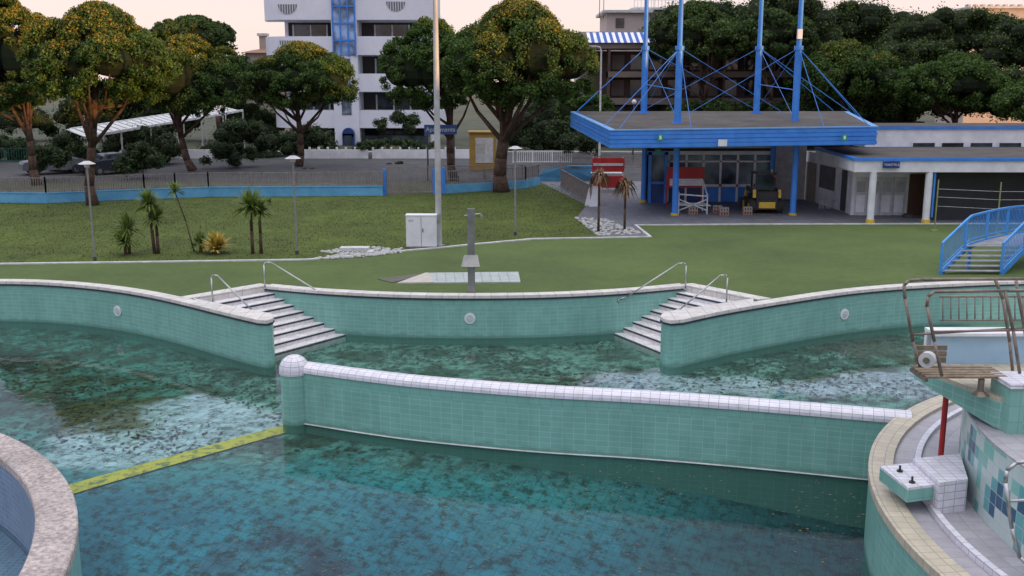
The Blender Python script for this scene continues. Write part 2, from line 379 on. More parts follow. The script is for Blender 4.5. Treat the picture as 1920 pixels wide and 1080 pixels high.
# separator wall
sep=spline(W([(560,793),(680,812),(800,828),(1000,847),(1200,860),(1400,877),(1640,901),(1700,907)],WZ),6)
b=B(); T=.42
b.ribbon(sep,WZ-2.5,-.30,tealtile); b.ribbon(sep,-.30,-.08,bandtile); b.ribbon(offset(sep,T)[::-1],WZ-2.5,-.08,tealtile)
cap=[(-.03,-.09)]+[(T/2+(T/2+.03)*math.cos(t),-.02+.13*math.sin(t)) for t in [math.pi*(1-i/8) for i in range(9)]]+[(T+.03,-.09)]
b.sweep(sep,cap,whitetile)
b.sweep(offset(sep,-.002),[(-.01,WZ-.02),(-.05,WZ+.01),(0,WZ+.02)],whited)
c=P(552,796,WZ); c.y+=.24
ang=[2*math.pi*i/32 for i in range(33)]
b.ribbon([(c.x+.32*math.cos(t),c.y+.32*math.sin(t)) for t in ang],WZ-2.5,-.02,tealtile)
vs=[];fs=[];uv=[]
for j in range(9):
    ph=math.pi/2*j/8
    for i in range(33): vs.append((c.x+.345*math.cos(ph)*math.cos(ang[i]),c.y+.345*math.cos(ph)*math.sin(ang[i]),-.05+.34*math.sin(ph)))
for j in range(8):
    for i in range(32):
        fs.append((j*33+i,j*33+i+1,(j+1)*33+i+1,(j+1)*33+i)); uv.append([(i*.067,j*.066),((i+1)*.067,j*.066),((i+1)*.067,(j+1)*.066),(i*.067,(j+1)*.066)])
b.add(vs,fs,whitetile,uv); b.ribbon([(c.x+.345*math.cos(t),c.y+.345*math.sin(t)) for t in ang],-.14,-.05,whitetile)
b.obj('divider_wall')

# pool floor with algae (albedo stored per vertex)
def poly_in(pt,poly): return bool(inpoly(np.array([pt[0]]),np.array([pt[1]]),poly)[0])
FZ=-1.55
X0,X1,Y0,Y1,st=-19.0,15.0,5.0,35.0,.12
nx=int((X1-X0)/st);ny=int((Y1-Y0)/st)
gx,gy=np.meshgrid(np.linspace(X0,X1,nx),np.linspace(Y0,Y1,ny))
def sm(a,b_,x): t=np.clip((x-a)/(b_-a),0,1); return t*t*(3-2*t)
def nz(x,y,s,o=0,oct_=4):
    out=np.empty(x.size); xf=x.ravel();yf=y.ravel()
    for i in range(x.size): out[i]=noise.fractal(Vector((xf[i]*s+o,yf[i]*s-o,o)),1.0,2.0,oct_)
    return out.reshape(x.shape)
n1=nz(gx,gy,.35,3); n2=nz(gx,gy,1.3,9,5); n3=nz(gx*1,gy,.8,17,5); n4=nz(gx,gy,2.6,31,4)
depth=sm(22.5,13,gy+gx*-.35)
gz=FZ-1.2*depth
def col(r,g_,b_): return np.array([r,g_,b_])[None,None,:]
C=np.ones(gx.shape+(3,))*col(.16,.31,.25)
def mixc(C,c,f): return C*(1-f[...,None])+col(*c)*f[...,None]
C=mixc(C,(.045,.24,.25),sm(23.5,20,gy+n1*2.5))
C=mixc(C,(.010,.14,.20),sm(20.5,16.5,gy+n1*2))
C=mixc(C,(.015,.22,.31),sm(.0,.5,n3+n1*.5)*sm(20.5,17.5,gy)*.7)
C=mixc(C,(.004,.07,.08),sm(-.5,4.5,gx+(16-gy)*.35+n1*1.5)*sm(21.5,20,gy))
C=mixc(C,(.05,.21,.17),sm(-5,-11,gx+n1*2)*sm(21,24,gy)*.8)
C=mixc(C,(.04,.075,.04),sm(-.05,.26,n3+n2*.5)*sm(19.5,22,gy)*.85)
C=mixc(C,(.035,.05,.035),sm(.08,.34,n4+n1*.4)*sm(19.5,21,gy)*.7)
C=mixc(C,(.02,.05,.075),sm(.05,.28,n1+n2*.35)*sm(18.5,16.5,gy)*.85)
def patch(C,pix,c,soft,amt,mod=0.0):
    poly=W(pix,FZ)
    x=gx+n2*soft; y=gy+n3*soft; m=inpoly(x.ravel(),y.ravel(),poly).reshape(gx.shape).astype(float)
    m=(m+np.roll(m,1,0)+np.roll(m,-1,0)+np.roll(m,1,1)+np.roll(m,-1,1))/5
    m=m*(1-mod*sm(-.1,.3,n4+n3*.5))
    return mixc(C,c,m*amt)
C=patch(C,[(110,812),(230,765),(370,738),(450,750),(535,775),(545,800),(420,835),(300,865),(150,880),(60,860)],(.46,.58,.63),.3,.88,.3)
C=patch(C,[(1080,712),(1130,695),(1240,697),(1420,712),(1560,708),(1700,690),(1780,705),(1760,745),(1500,738),(1300,738),(1180,735)],(.50,.54,.62),.6,.85,.3)
C=patch(C,[(90,770),(200,740),(290,760),(285,800),(180,830),(90,810)],(.075,.07,.01),.9,.85,.5)
C=patch(C,[(-20,650),(60,660),(70,690),(0,710)],(.025,.04,.03),.8,.9)
C=patch(C,[(1480,640),(1640,620),(1720,640),(1700,680),(1560,668)],(.11,.08,.055),.8,.8,.3)
C=patch(C,[(350,985),(500,975),(660,990),(660,1015),(520,1010),(380,1020)],(.03,.045,.07),.9,.92)
C=patch(C,[(180,975),(420,960),(560,1000),(700,1080),(500,1140),(200,1080)],(.03,.28,.37),1.2,.5,.5)
ya,yb=P(60,940,FZ),P(545,803,FZ); dl=(yb-ya)
me=bpy.data.meshes.new('pool_floor'); idx=np.arange(nx*ny).reshape(ny,nx)
verts=np.stack([gx.ravel(),gy.ravel(),gz.ravel()],1)
faces=np.stack([idx[:-1,:-1].ravel(),idx[:-1,1:].ravel(),idx[1:,1:].ravel(),idx[1:,:-1].ravel()],1)
me.from_pydata(verts.tolist(),[],faces.tolist()); at=me.color_attributes.new('Col','FLOAT_COLOR','POINT')
rgba=np.concatenate([C.reshape(-1,3),np.ones((nx*ny,1))],1).astype(np.float32); at.data.foreach_set('color',rgba.ravel())
o=bpy.data.objects.new('pool_floor',me); sc.collection.objects.link(o)
m,nt,bs=newmat('pool_floor_tile'); L=nt.links
vc=nd(nt,'ShaderNodeVertexColor'); vc.layer_name='Col'; tc=nd(nt,'ShaderNodeTexCoord')
br=nd(nt,'ShaderNodeTexBrick'); br.offset=0; br.inputs['Scale'].default_value=1
mpp=nd(nt,'ShaderNodeMapping'); mpp.inputs['Rotation'].default_value=(0,0,.35); L.new(tc.outputs['Object'],mpp.inputs['Vector']); L.new(mpp.outputs['Vector'],br.inputs['Vector'])
br.inputs['Brick Width'].default_value=.245; br.inputs['Row Height'].default_value=.245; br.inputs['Mortar Size'].default_value=.012
br.inputs['Color1'].default_value=(1,1,1,1);br.inputs['Color2'].default_value=(.8,.82,.82,1);br.inputs['Mortar'].default_value=(.58,.58,.56,1)
mm=nd(nt,'ShaderNodeMix',data_type='RGBA',blend_type='MULTIPLY'); mm.inputs['Factor'].default_value=.85
L.new(vc.outputs['Color'],mm.inputs['A']); L.new(br.outputs['Color'],mm.inputs['B'])
nn=nd(nt,'ShaderNodeTexNoise'); nn.inputs['Scale'].default_value=4.2; nn.inputs['Detail'].default_value=9; nn.inputs['Roughness'].default_value=.78; L.new(tc.outputs['Object'],nn.inputs['Vector'])
rr=nd(nt,'ShaderNodeValToRGB'); rr.color_ramp.elements[0].position=.41; rr.color_ramp.elements[0].color=(.22,.25,.2,1); rr.color_ramp.elements[1].position=.52; rr.color_ramp.elements[1].color=(1,1,1,1)
L.new(nn.outputs['Fac'],rr.inputs['Fac'])
m2=nd(nt,'ShaderNodeMix',data_type='RGBA',blend_type='MULTIPLY'); m2.inputs['Factor'].default_value=1
L.new(mm.outputs['Result'],m2.inputs['A']); L.new(rr.outputs['Color'],m2.inputs['B']); L.new(m2.outputs['Result'],bs.inputs['Base Color']); bs.inputs['Roughness'].default_value=.9
me.materials.append(m)
yl=M('lane_paint',(.50,.42,.02),(.13,.17,.04),4,.8,lo=.4,hi=.52,detail=10)
b=B(); n_=Vector((-dl.y,dl.x,0)).normalized()*.25; NS=60
zf=lambda p: FZ-1.2*float(sm(22.5,13,np.float64(p.y-.35*p.x)))+.035
vs=[];fs=[]
for i in range(NS+1):
    p=ya.lerp(yb,i/NS); e1=.02*noise.noise(Vector((i*.7,0,0))); e2=.02*noise.noise(Vector((i*.7,5,0)))
    for q in (p-n_*(1+e1*3),p+n_*(1+e2*3)): vs.append((q.x,q.y,zf(q)))
for i in range(NS): fs.append((2*i,2*i+2,2*i+3,2*i+1))
b.add(vs,fs,yl); b.obj('floor_line')
# water
m,nt,bs=newmat('pool_water'); L=nt.links; nt.nodes.remove(bs); out=nt.nodes['Material Output']
fr=nd(nt,'ShaderNodeFresnel'); fr.inputs['IOR'].default_value=1.24
tr_=nd(nt,'ShaderNodeBsdfTransparent'); tr_.inputs['Color'].default_value=(.84,.95,.94,1)
gl=nd(nt,'ShaderNodeBsdfGlossy'); gl.inputs['Roughness'].default_value=.02; gl.inputs['Color'].default_value=(1,1,1,1)
mx=nd(nt,'ShaderNodeMixShader'); L.new(fr.outputs[0],mx.inputs[0]); L.new(tr_.outputs[0],mx.inputs[1]); L.new(gl.outputs[0],mx.inputs[2]); L.new(mx.outputs[0],out.inputs['Surface'])
tc=nd(nt,'ShaderNodeTexCoord'); nn=nd(nt,'ShaderNodeTexNoise'); nn.inputs['Scale'].default_value=1.6; nn.inputs['Detail'].default_value=4; L.new(tc.outputs['Object'],nn.inputs['Vector'])
bp=nd(nt,'ShaderNodeBump'); bp.inputs['Strength'].default_value=.05; bp.inputs['Distance'].default_value=.1; L.new(nn.outputs['Fac'],bp.inputs['Height']); L.new(bp.outputs['Normal'],gl.inputs['Normal'])
sheet('pool_water',poolpoly,WZ,m)
def leaves(name,n,z,mat,xr,yr,s0,s1,thr):
    V=[]
    while len(V)<n:
        x=random.uniform(*xr); y=random.uniform(*yr)
        if noise.noise(Vector((x*.4,y*.4,2)))+random.uniform(-.3,.3)<thr: continue
        a=random.uniform(0,6.3); s=random.uniform(s0,s1); t=s*random.uniform(.35,.8); ca,sa=math.cos(a),math.sin(a)
        V.append([(x-s*ca,y-s*sa,z),(x-t*sa*-.6,y-t*ca*.6,z+.004),(x+s*ca,y+s*sa,z),(x+t*sa*-.6,y+t*ca*.6,z+.002)])
    return quadmesh(name,np.array(V).reshape(-1,3),mat)
leaves('floating_leaves',2600,WZ+.006,dryleaf,(-9,7),(11,20.5),.012,.04,-.12)
leaves('sunken_leaves',9000,FZ+.02,M('rotten_leaves',(.06,.055,.035),(.025,.03,.02),4,.9,island=.4),(-17,14),(21,32),.03,.10,-.1)

# ---------------------------------------------------------------- left round pool
cl=(-14.86,10.65); RL=9.05
def arc(c,r,a0,a1,n): return [(c[0]+r*math.cos(math.radians(a0+(a1-a0)*i/n)),c[1]+r*math.sin(math.radians(a0+(a1-a0)*i/n))) for i in range(n+1)]
b=B(); A=arc(cl,RL,-40,110,60)
peb=M('pebble_coping',(.56,.48,.44),(.27,.23,.22),14,.8,.3,detail=3,big=.8)
b.ribbon(A,WZ-2.5,-.02,tealtile)
b.sweep(A,[(-.02,-.1),(-.02,.03),(.0,.05),(.55,.05),(.57,.03),(.57,-.1)],peb)
b.ribbon(arc(cl,RL-.55,-40,110,60)[::-1],-1.6,.0,greytile)
b.prism(arc(cl,RL-.55,0,360,60)[:-1],-1.7,-1.45,greytile)
b.obj('round_pool_wall')
lp_=Q(33,988,13.9)
ca=Vector((cl[0],cl[1],0)); dirv=Vector((lp_.x-cl[0],lp_.y-cl[1],0)).normalized(); pc=ca+dirv*(RL-.58); pc.z=-.42
b=B(); b.tube(pc+dirv*.03,pc-dirv*.04,.24,white,n=28); b.tube(pc-dirv*.04,pc-dirv*.06,.17,M('light_lens',(.5,.62,.6)),n=24); b.obj('pool_light')
# ---------------------------------------------------------------- right round tower
cr_=(14.1,13.6); RR=8.45
tower=empty('slide_tower')
b=B()
b.ribbon(arc(cr_,RR,90,270,90),WZ-2.5,-.02,tealtile)
def ring(r0,r1,z,zb,mat):
    b.sweep(arc(cr_,r0,90,270,90),[(-.0,zb),(0,z),(r0-r1,z),(r0-r1,zb)],mat)
ring(RR+.02,RR-.38,.04,-.1,rimtile); ring(RR-.38,RR-.72,-.02,-.3,lilac); ring(RR-.72,RR-.82,.08,-.3,whitetile); ring(RR-.82,RR-1.45,.02,-.3,lilac)
b.obj('ring_wall',tower)
b=B(); b.ribbon(arc(cr_,RR-1.4,95,265,90),-.3,1.25,mosaic); b.prism(arc(cr_,RR-1.4,0,360,80)[:-1],1.2,1.28,lilac); b.obj('mosaic_wall',tower)
b=B(); zt=1.75
pp=[P(1716,690,zt),P(1868,748,zt),P(1990,772,zt),P(1990,640,zt),P(1760,650,zt)]
b.prism([p[:2] for p in pp],[zt-.18,zt-.45,zt-.6,zt-.6,zt-.2],[zt-.03]*5,tealtile)
b.prism([p[:2] for p in pp],zt-.03,zt+.03,rimtile)
c=P(1900,745,zt); b.box(c.x-.22,c.x+.6,c.y-.35,c.y+.3,zt-.75,zt+.25,bandtile); b.box(c.x-.25,c.x+.63,c.y-.38,c.y+.33,zt+.25,zt+.32,whitetile)
b.obj('platform',tower)
b=B(); t=Q(1774,742,16.6); b.tube((t.x,t.y,t.z),(t.x,t.y,.0),.05,red); b.obj('support_post',tower)
b=B(); s0=Q(1795,700,15.2)
for i in range(5):
    b.box(s0.x-.62,s0.x+.62,s0.y-.35+i*.13,s0.y-.25+i*.13,s0.z+.02,s0.z+.05,wood)
for i in range(3): b.box(s0.x-.55,s0.x-.05,s0.y+.32,s0.y+.36,s0.z+.08+i*.1,s0.z+.16+i*.1,wood)
b.beam((s0.x-.6,s0.y-.3,s0.z-.02),(s0.x-.6,s0.y+.3,s0.z-.02),.05,.06,bronze); b.beam((s0.x+.6,s0.y-.3,s0.z-.02),(s0.x+.6,s0.y+.3,s0.z-.02),.05,.06,bronze)
q=Q(1838,735,14.9); b.tube((q.x,q.y,zt),(q.x,q.y,s0.z),.05,bronze); b.tube((q.x,q.y,zt+.02),(q.x,q.y,zt+.08),.13,bronze,r2=.06,n=12)
b.obj('slatted_seat',tower)
b=B(); q=Q(1738,674,15.0); b.tube(q+Vector((-.03,-.05,0)),q+Vector((.05,.05,0)),.12,whited,n=20); b.tube(q+Vector((-.04,-.07,0)),q+Vector((.0,-.0,0)),.05,bronze,n=10); b.obj('hose_reel',tower)
b=B(); R=.026
def rp(pts,Y,r=R): b.path([Q(u,v,Y) for u,v in pts],r,bronze)
rp([(1728,700),(1712,640),(1697,560),(1695,535),(1704,526),(1730,524),(1925,523)],15.4)
rp([(1766,705),(1752,640),(1738,575),(1740,556),(1752,547),(1890,545),(1960,545)],14.6)
rp([(1706,628),(1960,612)],15.4,.018); rp([(1748,622),(1960,618)],14.6,.018)
rp([(1866,524),(1880,560),(1893,640),(1899,700)],15.4); rp([(1884,545),(1900,620),(1912,700)],14.6)
rp([(1905,527),(1925,640)],14.9)
for i in range(12): rp([(1768+i*15,556),(1768+i*15,600)],17.2,.012)
rp([(1762,556),(1960,556)],17.2,.018); rp([(1762,600),(1960,600)],17.2,.018)
b.obj('platform_railing',tower,True)
b=B(); lbl=M('slide_pale_blue',(.36,.54,.66),(.3,.46,.6),2,.4)
a0=Q(1752,628,16.6); a1=Q(1960,628,16.6); b.box(a0.x,a1.x,16.6,16.7,zt-.05,a0.z,lbl); b.box(a0.x-.03,a1.x,16.5,16.95,a0.z,a0.z+.05,white); b.box(a0.x,a1.x,16.9,17.0,zt-.4,a0.z,white)
b.obj('slide_start_basin',tower)
b=B(); zb=.42
pl=[P(1650,876,zb),P(1702,917,zb),P(1796,905,zb),P(1728,868,zb)]
b.prism([p[:2] for p in pl],zb-.22,zb-.02,bandtile); b.prism([p[:2] for p in pl],zb-.02,zb+.02,whitetile)
pl=[P(1712,860,zb+.12),P(1762,905,zb+.12),P(1815,898,zb+.12),P(1800,850,zb+.12)]
b.prism([p[:2] for p in pl],0,zb+.12,whitetile)
for u,v in ((1687,884),(1710,905)):
    q=P(u,v,zb+.02); b.tube(q,q+Vector((0,0,.1)),.018,black); b.tube(q,q+Vector((0,0,.02)),.05,black)
b.obj('start_block',tower)
b=B(); b.path([Q(1960,862,12.4),Q(1905,868,12.4),Q(1888,882,12.4),Q(1885,905,12.4),Q(1897,990,12.4),Q(1912,1045,12.4),Q(1945,1075,12.4)],.028,steel); b.path([Q(1890,940,12.4),Q(1960,935,12.4)],.02,steel); b.obj('ladder_handrail',None,True)

# ---------------------------------------------------------------- foliage tools
def cloud(C,R,npc,size,flat=.75,up=False):
    C=np.array(C);R=np.array(R); k=len(C); tot=k*npc
    c=np.repeat(C,npc,0); r=np.repeat(R,npc)[:,None]
    d=rng.normal(size=(tot,3)); d/=np.linalg.norm(d,axis=1)[:,None]
    if up: d[:,2]=np.abs(d[:,2])
    rad=rng.uniform(.6,1.15,(tot,1)) if not up else rng.uniform(.9,1.2,(tot,1))
    p=c+d*r*rad*np.array([1,1,flat])
    nrm=d+rng.normal(size=(tot,3))*.6; nrm/=np.linalg.norm(nrm,axis=1)[:,None]
    t=np.cross(nrm,rng.normal(size=(tot,3))); t/=np.linalg.norm(t,axis=1)[:,None]; bb=np.cross(nrm,t)
    s=rng.uniform(.6,1.3,(tot,1))*size; t=t*s; bb=bb*s*rng.uniform(.35,.7,(tot,1))
    return np.stack([p-t-bb*.3,p-bb,p+t,p+bb],1).reshape(-1,3)
def umbrella(cx,cy,zb,zt,Rx,n,Ry=None):
    """stone-pine crown: merged flattened domes with tufts over the shell and a flat, ragged underside"""
    Ry=Ry or Rx*.9; C=[];R=[]; Hh=zt-zb
    lobes=[(random.uniform(-.15,.15),0,1.0,.66)]
    for i in range(10):
        a=i*.628+random.uniform(-.3,.3); q=random.uniform(.42,.68); lobes.append((q*math.cos(a),q*math.sin(a),random.uniform(.62,.98)*(1.1-q*.3),random.uniform(.32,.48)))
    lobes.append((-.62,-.1,random.uniform(.68,.82),.42)); lobes.append((.62,-.1,random.uniform(.68,.82),.42))
    cores=[]; fl=.34
    for lx,ly,lh,lr in lobes: cores.append((cx+lx*Rx,cy+ly*Ry,zb+Hh*(fl+.34*(lh-.3)),lr*Rx*.82,Hh*.2*lh+.1))
    while len(C)<n:
        a=random.uniform(0,6.283); q=math.sqrt(random.random())*1.05
        x,y=q*math.cos(a),q*math.sin(a); top=None
        for lx,ly,lh,lr in lobes:
            d2=((x-lx)**2+(y-ly)**2)/lr**2
            if d2<1:
                z=Hh*fl+(Hh*lh-Hh*fl)*(1-d2)**.42
                if top is None or z>top: top=z
        if top is None: continue
        cr=Rx*random.uniform(.07,.13); cr=min(cr,Hh*.16)
        if random.random()<.76: z=top-cr*.7
        else: z=Hh*(.12+.14*q*q+random.uniform(0,.16))
        C.append((cx+Rx*x*.95,cy+Ry*y*.95,zb+z)); R.append(cr)
    return C,R,cores
def pine_tree(u,vb,Y,ul,ur,vt,vbt,n=300,npc=110,lean=0,mat=pine,size=.085,name='pine_tree',r0=.28,gold=.0,gz0=.45):
    par=empty(name); base=Q(u,vb,Y); base.z=0
    a=Q(ul,vt,Y); c=Q(ur,vbt,Y); cx=(a.x+c.x)/2; Rx=(c.x-a.x)/2; zt,zb=a.z,c.z
    C,R,cores=umbrella(cx,Y,zb,zt,Rx,n)
    quadmesh('foliage',cloud(C,R,npc,size,.85),mat,par)
    if gold>0:  # extra leaves on upper clumps, coloured as if sunlit
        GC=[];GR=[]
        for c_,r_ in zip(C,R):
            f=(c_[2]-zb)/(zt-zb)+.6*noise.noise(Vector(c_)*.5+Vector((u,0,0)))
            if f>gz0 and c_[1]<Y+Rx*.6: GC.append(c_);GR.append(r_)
        if GC: quadmesh('sunlit_tips',cloud(GC,GR,int(gold),size*.85,.85,up=True),sunleaf,par)
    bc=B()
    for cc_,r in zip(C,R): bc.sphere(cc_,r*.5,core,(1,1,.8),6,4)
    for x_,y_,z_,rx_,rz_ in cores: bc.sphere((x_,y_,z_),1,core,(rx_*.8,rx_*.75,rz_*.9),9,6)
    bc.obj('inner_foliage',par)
    b=B(); fk=Vector((base.x*.5+cx*.5+lean,Y,zb+(zt-zb)*.24))
    pts=[base]
    for i in range(1,7):
        t=i/6; p=base.lerp(fk,t); p.x+=math.sin(t*3+u)*.2; p.y+=math.cos(t*4+u)*.1; pts.append(p)
    for i in range(6): b.tube(pts[i],pts[i+1],r0*(1-.08*i)*(1.25 if i==0 else 1),bark,r0*(1-.08*(i+1)),10)
    idx=random.sample(range(n),18)
    for k_,i in enumerate(idx):
        st_=pts[3+(k_%4)]; e=Vector(C[i]); m_=st_.lerp(e,.5); m_.z-=.1*(e-st_).length
        b.tube(st_,m_,r0*.42,bark,r0*.26,6); b.tube(m_,e,r0*.26,bark,r0*.06,6)
    b.obj('trunk',par,True)
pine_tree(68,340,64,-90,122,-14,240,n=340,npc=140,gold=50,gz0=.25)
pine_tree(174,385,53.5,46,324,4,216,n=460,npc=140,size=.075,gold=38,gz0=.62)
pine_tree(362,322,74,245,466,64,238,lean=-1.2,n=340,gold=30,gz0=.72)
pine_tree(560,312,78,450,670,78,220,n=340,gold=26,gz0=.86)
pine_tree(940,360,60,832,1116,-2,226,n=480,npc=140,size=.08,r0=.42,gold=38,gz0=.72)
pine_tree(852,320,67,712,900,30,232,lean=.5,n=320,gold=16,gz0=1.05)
pine_tree(-60,330,80,-170,40,60,240)
pine_tree(420,300,105,270,440,28,110,mat=pinef,size=.14)
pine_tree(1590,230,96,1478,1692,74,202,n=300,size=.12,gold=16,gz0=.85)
pine_tree(1790,235,90,1686,1888,98,218,n=300,size=.12)
pine_tree(1960,245,85,1866,2080,126,242,n=240,size=.12)
pine_tree(1120,290,88,1045,1150,150,262,n=160,size=.12)
pine_tree(1330,260,97,1215,1400,2,128,n=260,size=.13,mat=pinef)
pine_tree(1440,260,97,1370,1530,16,120,n=240,size=.13,mat=pinef)
def mass(name,items,mat,npc=120,size=.2):
    """items: (u0,u1,vt,vb,Y,n)"""
    par=empty(name); Cs=[];Rs=[]
    for u0,u1,vt,vb,Y,n in items:
        a=Q(u0,vt,Y);c=Q(u1,vb,Y)
        for i in range(n):
            x=random.uniform(a.x,c.x); r=min((a.z-c.z)*.4,random.uniform(.5,1.2)*(a.z-c.z)*.2+.1)
            edge=1-abs((x-(a.x+c.x)/2)/((c.x-a.x)/2+1e-6))**3*.5
            z=c.z+r*.6+(random.random()**.7)*((a.z-c.z)*edge-r*1.4)
            Cs.append((x,Y+random.uniform(-1,1)*min(2.5,(c.x-a.x)*.3),z)); Rs.append(r)
    quadmesh('foliage',cloud(Cs,Rs,npc,size,.85),mat,par)
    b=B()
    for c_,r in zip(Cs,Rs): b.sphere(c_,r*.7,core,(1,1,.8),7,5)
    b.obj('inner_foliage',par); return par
mass('distant_pine_trees',[(1215,1420,-8,110,118,120),(1380,1560,-24,120,112,120),(1520,1700,-6,120,116,110),(1660,1930,6,130,110,160),(1850,2100,16,140,105,90),(1640,1960,110,225,97,150),(1480,1660,150,232,97,90),(1250,1500,180,232,97,60),(1640,1800,70,150,99,70)],pinef,150,.14)
mass('distant_pine_trees',[(-250,60,110,250,110,80),(80,520,150,270,112,140),(380,500,95,200,108,34),(985,1110,150,262,108,60)],pinef,130,.14)
mass('background_shrubs',[(-100,60,235,300,90,30),(95,160,240,322,74,24),(0,80,255,312,84,24),(60,130,268,322,67,16),(200,330,225,310,80,40),(225,300,262,325,68,22),(390,520,215,310,88,40),(520,625,225,300,90,26),(700,790,205,250,96,20),(1060,1110,225,290,80,20),(1030,1075,215,260,86,16),(380,450,265,318,76,16),(1000,1060,170,300,98,30),(955,1030,200,290,95,30)],shrubm,140,.10)
mass('trimmed_hedge',[(660,812,258,282,88,60),(415,480,262,300,78,16)],shrubm,120,.08)
mass('low_shrubs',[(565,600,312,330,76,6),(650,685,300,318,82,6),(720,760,302,320,80,8)],shrubm,120,.09)

# ---------------------------------------------------------------- fences
def fence(b,pts,zb,h,sp=.13,mat=railm,post=2.0,r=.016):
    for a,c in zip(pts[:-1],pts[1:]):
        a=Vector(a);c=Vector(c); L=(c-a).length; n=max(1,int(L/sp))
        for i in range(n+1):
            p=a.lerp(c,i/n); b.beam((p.x,p.y,p.z+zb),(p.x,p.y,p.z+zb+h),r*2,r*2,mat)
        for z in (zb+.06,zb+h): b.beam((a.x,a.y,a.z+z),(c.x,c.y,c.z+z),.05,.05,mat)
        m=max(1,int(L/post))
        for i in range(m+1):
            p=a.lerp(c,i/m); b.beam((p.x,p.y,p.z+zb-.02),(p.x,p.y,p.z+zb+h+.06),.07,.07,mat)
brail=M('brown_rail',(.27,.235,.225),(.16,.14,.135),4,.5)
fp=[P(u,v) for u,v in ((-420,394),(0,380),(88,381),(272,373),(330,371.5),(392,369),(718,367))]
par=empty('boundary_fence')
b=B(); b.sweep([p[:2] for p in fp],[(-.1,0),(-.1,.52),(.1,.52),(.1,0)],lblue); b.sweep([p[:2] for p in fp],[(-.13,.52),(-.13,.57),(.13,.57),(.13,.52)],lblue); b.obj('low_wall',par)
b=B(); fence(b,fp,.57,.78,mat=brail); b.obj('railing',par)
fp2=[P(u,v) for u,v in ((832,363),(985,353),(1010,347))]
par=empty('boundary_fence'); b=B(); b.sweep([p[:2] for p in fp2],[(-.1,0),(-.1,.5),(.1,.5),(.1,0)],lblue); b.obj('low_wall',par)
b=B(); fence(b,fp2,.5,.78,mat=brail); b.obj('railing',par)
par=empty('entrance_gate'); b=B(); g0,g1=P(722,366),P(815,364)
for p in (g0,g1,P(832,363)): b.beam((p.x,p.y,0),(p.x,p.y,1.5),.2,.2,blue)
b.obj('gate_posts',par); b=B(); fence(b,[g0+Vector((.1,0,0)),g1],.1,1.5,.11,brail); b.obj('gate_leaf',par)
par=empty('access_ramp'); b=B()
a,c=P(1000,340),P(1118,338)
b.add([(a.x,a.y,.0),(c.x,c.y,0),(c.x,c.y,1.0),(a.x+2.2,a.y,1.0),(a.x+.9,a.y,.8),(a.x+.2,a.y,.35)],[(0,1,2,3,4,5)],lblue)
b.add([(a.x,a.y+.2,.0),(c.x,c.y+.2,0),(c.x,c.y+.2,1.0),(a.x+2.2,a.y+.2,1.0),(a.x+.9,a.y+.2,.8),(a.x+.2,a.y+.2,.35)],[(5,4,3,2,1,0)],lblue); b.box(a.x+2.2,c.x,a.y+.0,a.y+.21,.98,1.02,lblue)
b.obj('ramp_wall',par); b=B(); fence(b,[P(1052,350),P(1108,386)],.05,1.0,.13,brail); fence(b,[P(835,340),P(1050,338)],.1,.9,mat=brail); fence(b,[P(1050,340),P(1200,338)],.8,.8,mat=brail)
b.obj('railing',par)
par=empty('street_wall'); b=B(); y=86
def xat(u,Y,v=290): return Q(u,v,Y).x
for u0,u1 in ((300,400),(560,690),(700,880)): b.box(xat(u0,y),xat(u1,y),y,y+.2,0,.75,white)
for i in range(18): b.box(xat(562+i*17,y),xat(565+i*17,y),y-.06,y+.26,0,.95,white)
b.obj('wall',par)
b=B(); fence(b,[Vector((xat(962,80),80,0)),Vector((xat(1072,80),80,0))],.15,.9,.16,white,1.2,.02); b.obj('white_barrier')
b=B(); fence(b,[Vector((xat(-40,82),82,0)),Vector((xat(300,82),82,0))],.1,1.0,.2,M('green_fence',(.03,.13,.09)),2,.015); b.obj('green_fence')

# ---------------------------------------------------------------- street lamps, pole, cabinet
def lamp(u,v,vt):
    p=P(u,v); top=Q(u,vt,p.y).z; b=B()
    b.tube((p.x,p.y,0),(p.x,p.y,.15),.07,railm); b.tube((p.x,p.y,0),(p.x,p.y,top-.2),.038,M('lamp_pole',(.3,.3,.3),(.2,.2,.2),3,.5,metal=.3))
    b.tube((p.x,p.y,top-.22),(p.x,p.y,top-.1),.09,whited,r2=.1,n=16); b.tube((p.x,p.y,top-.1),(p.x,p.y,top),.3,whited,r2=.1,n=20)
    b.obj('garden_lamp')
lamp(178,489,302); lamp(557,477,292); lamp(966,441,274)
p=P(823,462); b=B(); ivory=M('ivory_pole',(.45,.46,.47),(.32,.33,.33),2,.5)
b.tube((p.x,p.y,0),(p.x,p.y,6.5),.125,ivory,r2=.11,n=16); b.tube((p.x,p.y,6.5),(p.x,p.y,12.5),.11,ivory,r2=.08,n=16); b.tube((p.x,p.y,0),(p.x,p.y,.06),.25,steel,n=16)
b.box(p.x-.8,p.x+.8,p.y-.06,p.y+.06,12.3,12.42,steel)
for dx in (-.7,.7): b.box(p.x+dx-.25,p.x+dx+.25,p.y-.3,p.y-.05,12.2,12.6,black)
b.box(p.x-.1,p.x+.1,p.y-.18,p.y-.1,1.0,1.3,steel)
b.obj('floodlight_pole')
p=Q(1124,290,78); b=B(); b.tube((p.x,78,0),(p.x,78,8.6),.09,whited,r2=.06); b.path([(p.x,78,8.6),(p.x-.1,78,8.9),(p.x-.5,77.9,9)],.05,whited); b.box(p.x-.9,p.x-.4,77.8,78.05,8.92,9.03,whited); b.obj('street_lamp')
p=Q(1189,190,84); b=B(); b.tube((p.x,84,0),(p.x,84,4.6),.07,railm); b.sphere((p.x,84,4.75),.2,white); b.obj('globe_street_lamp')
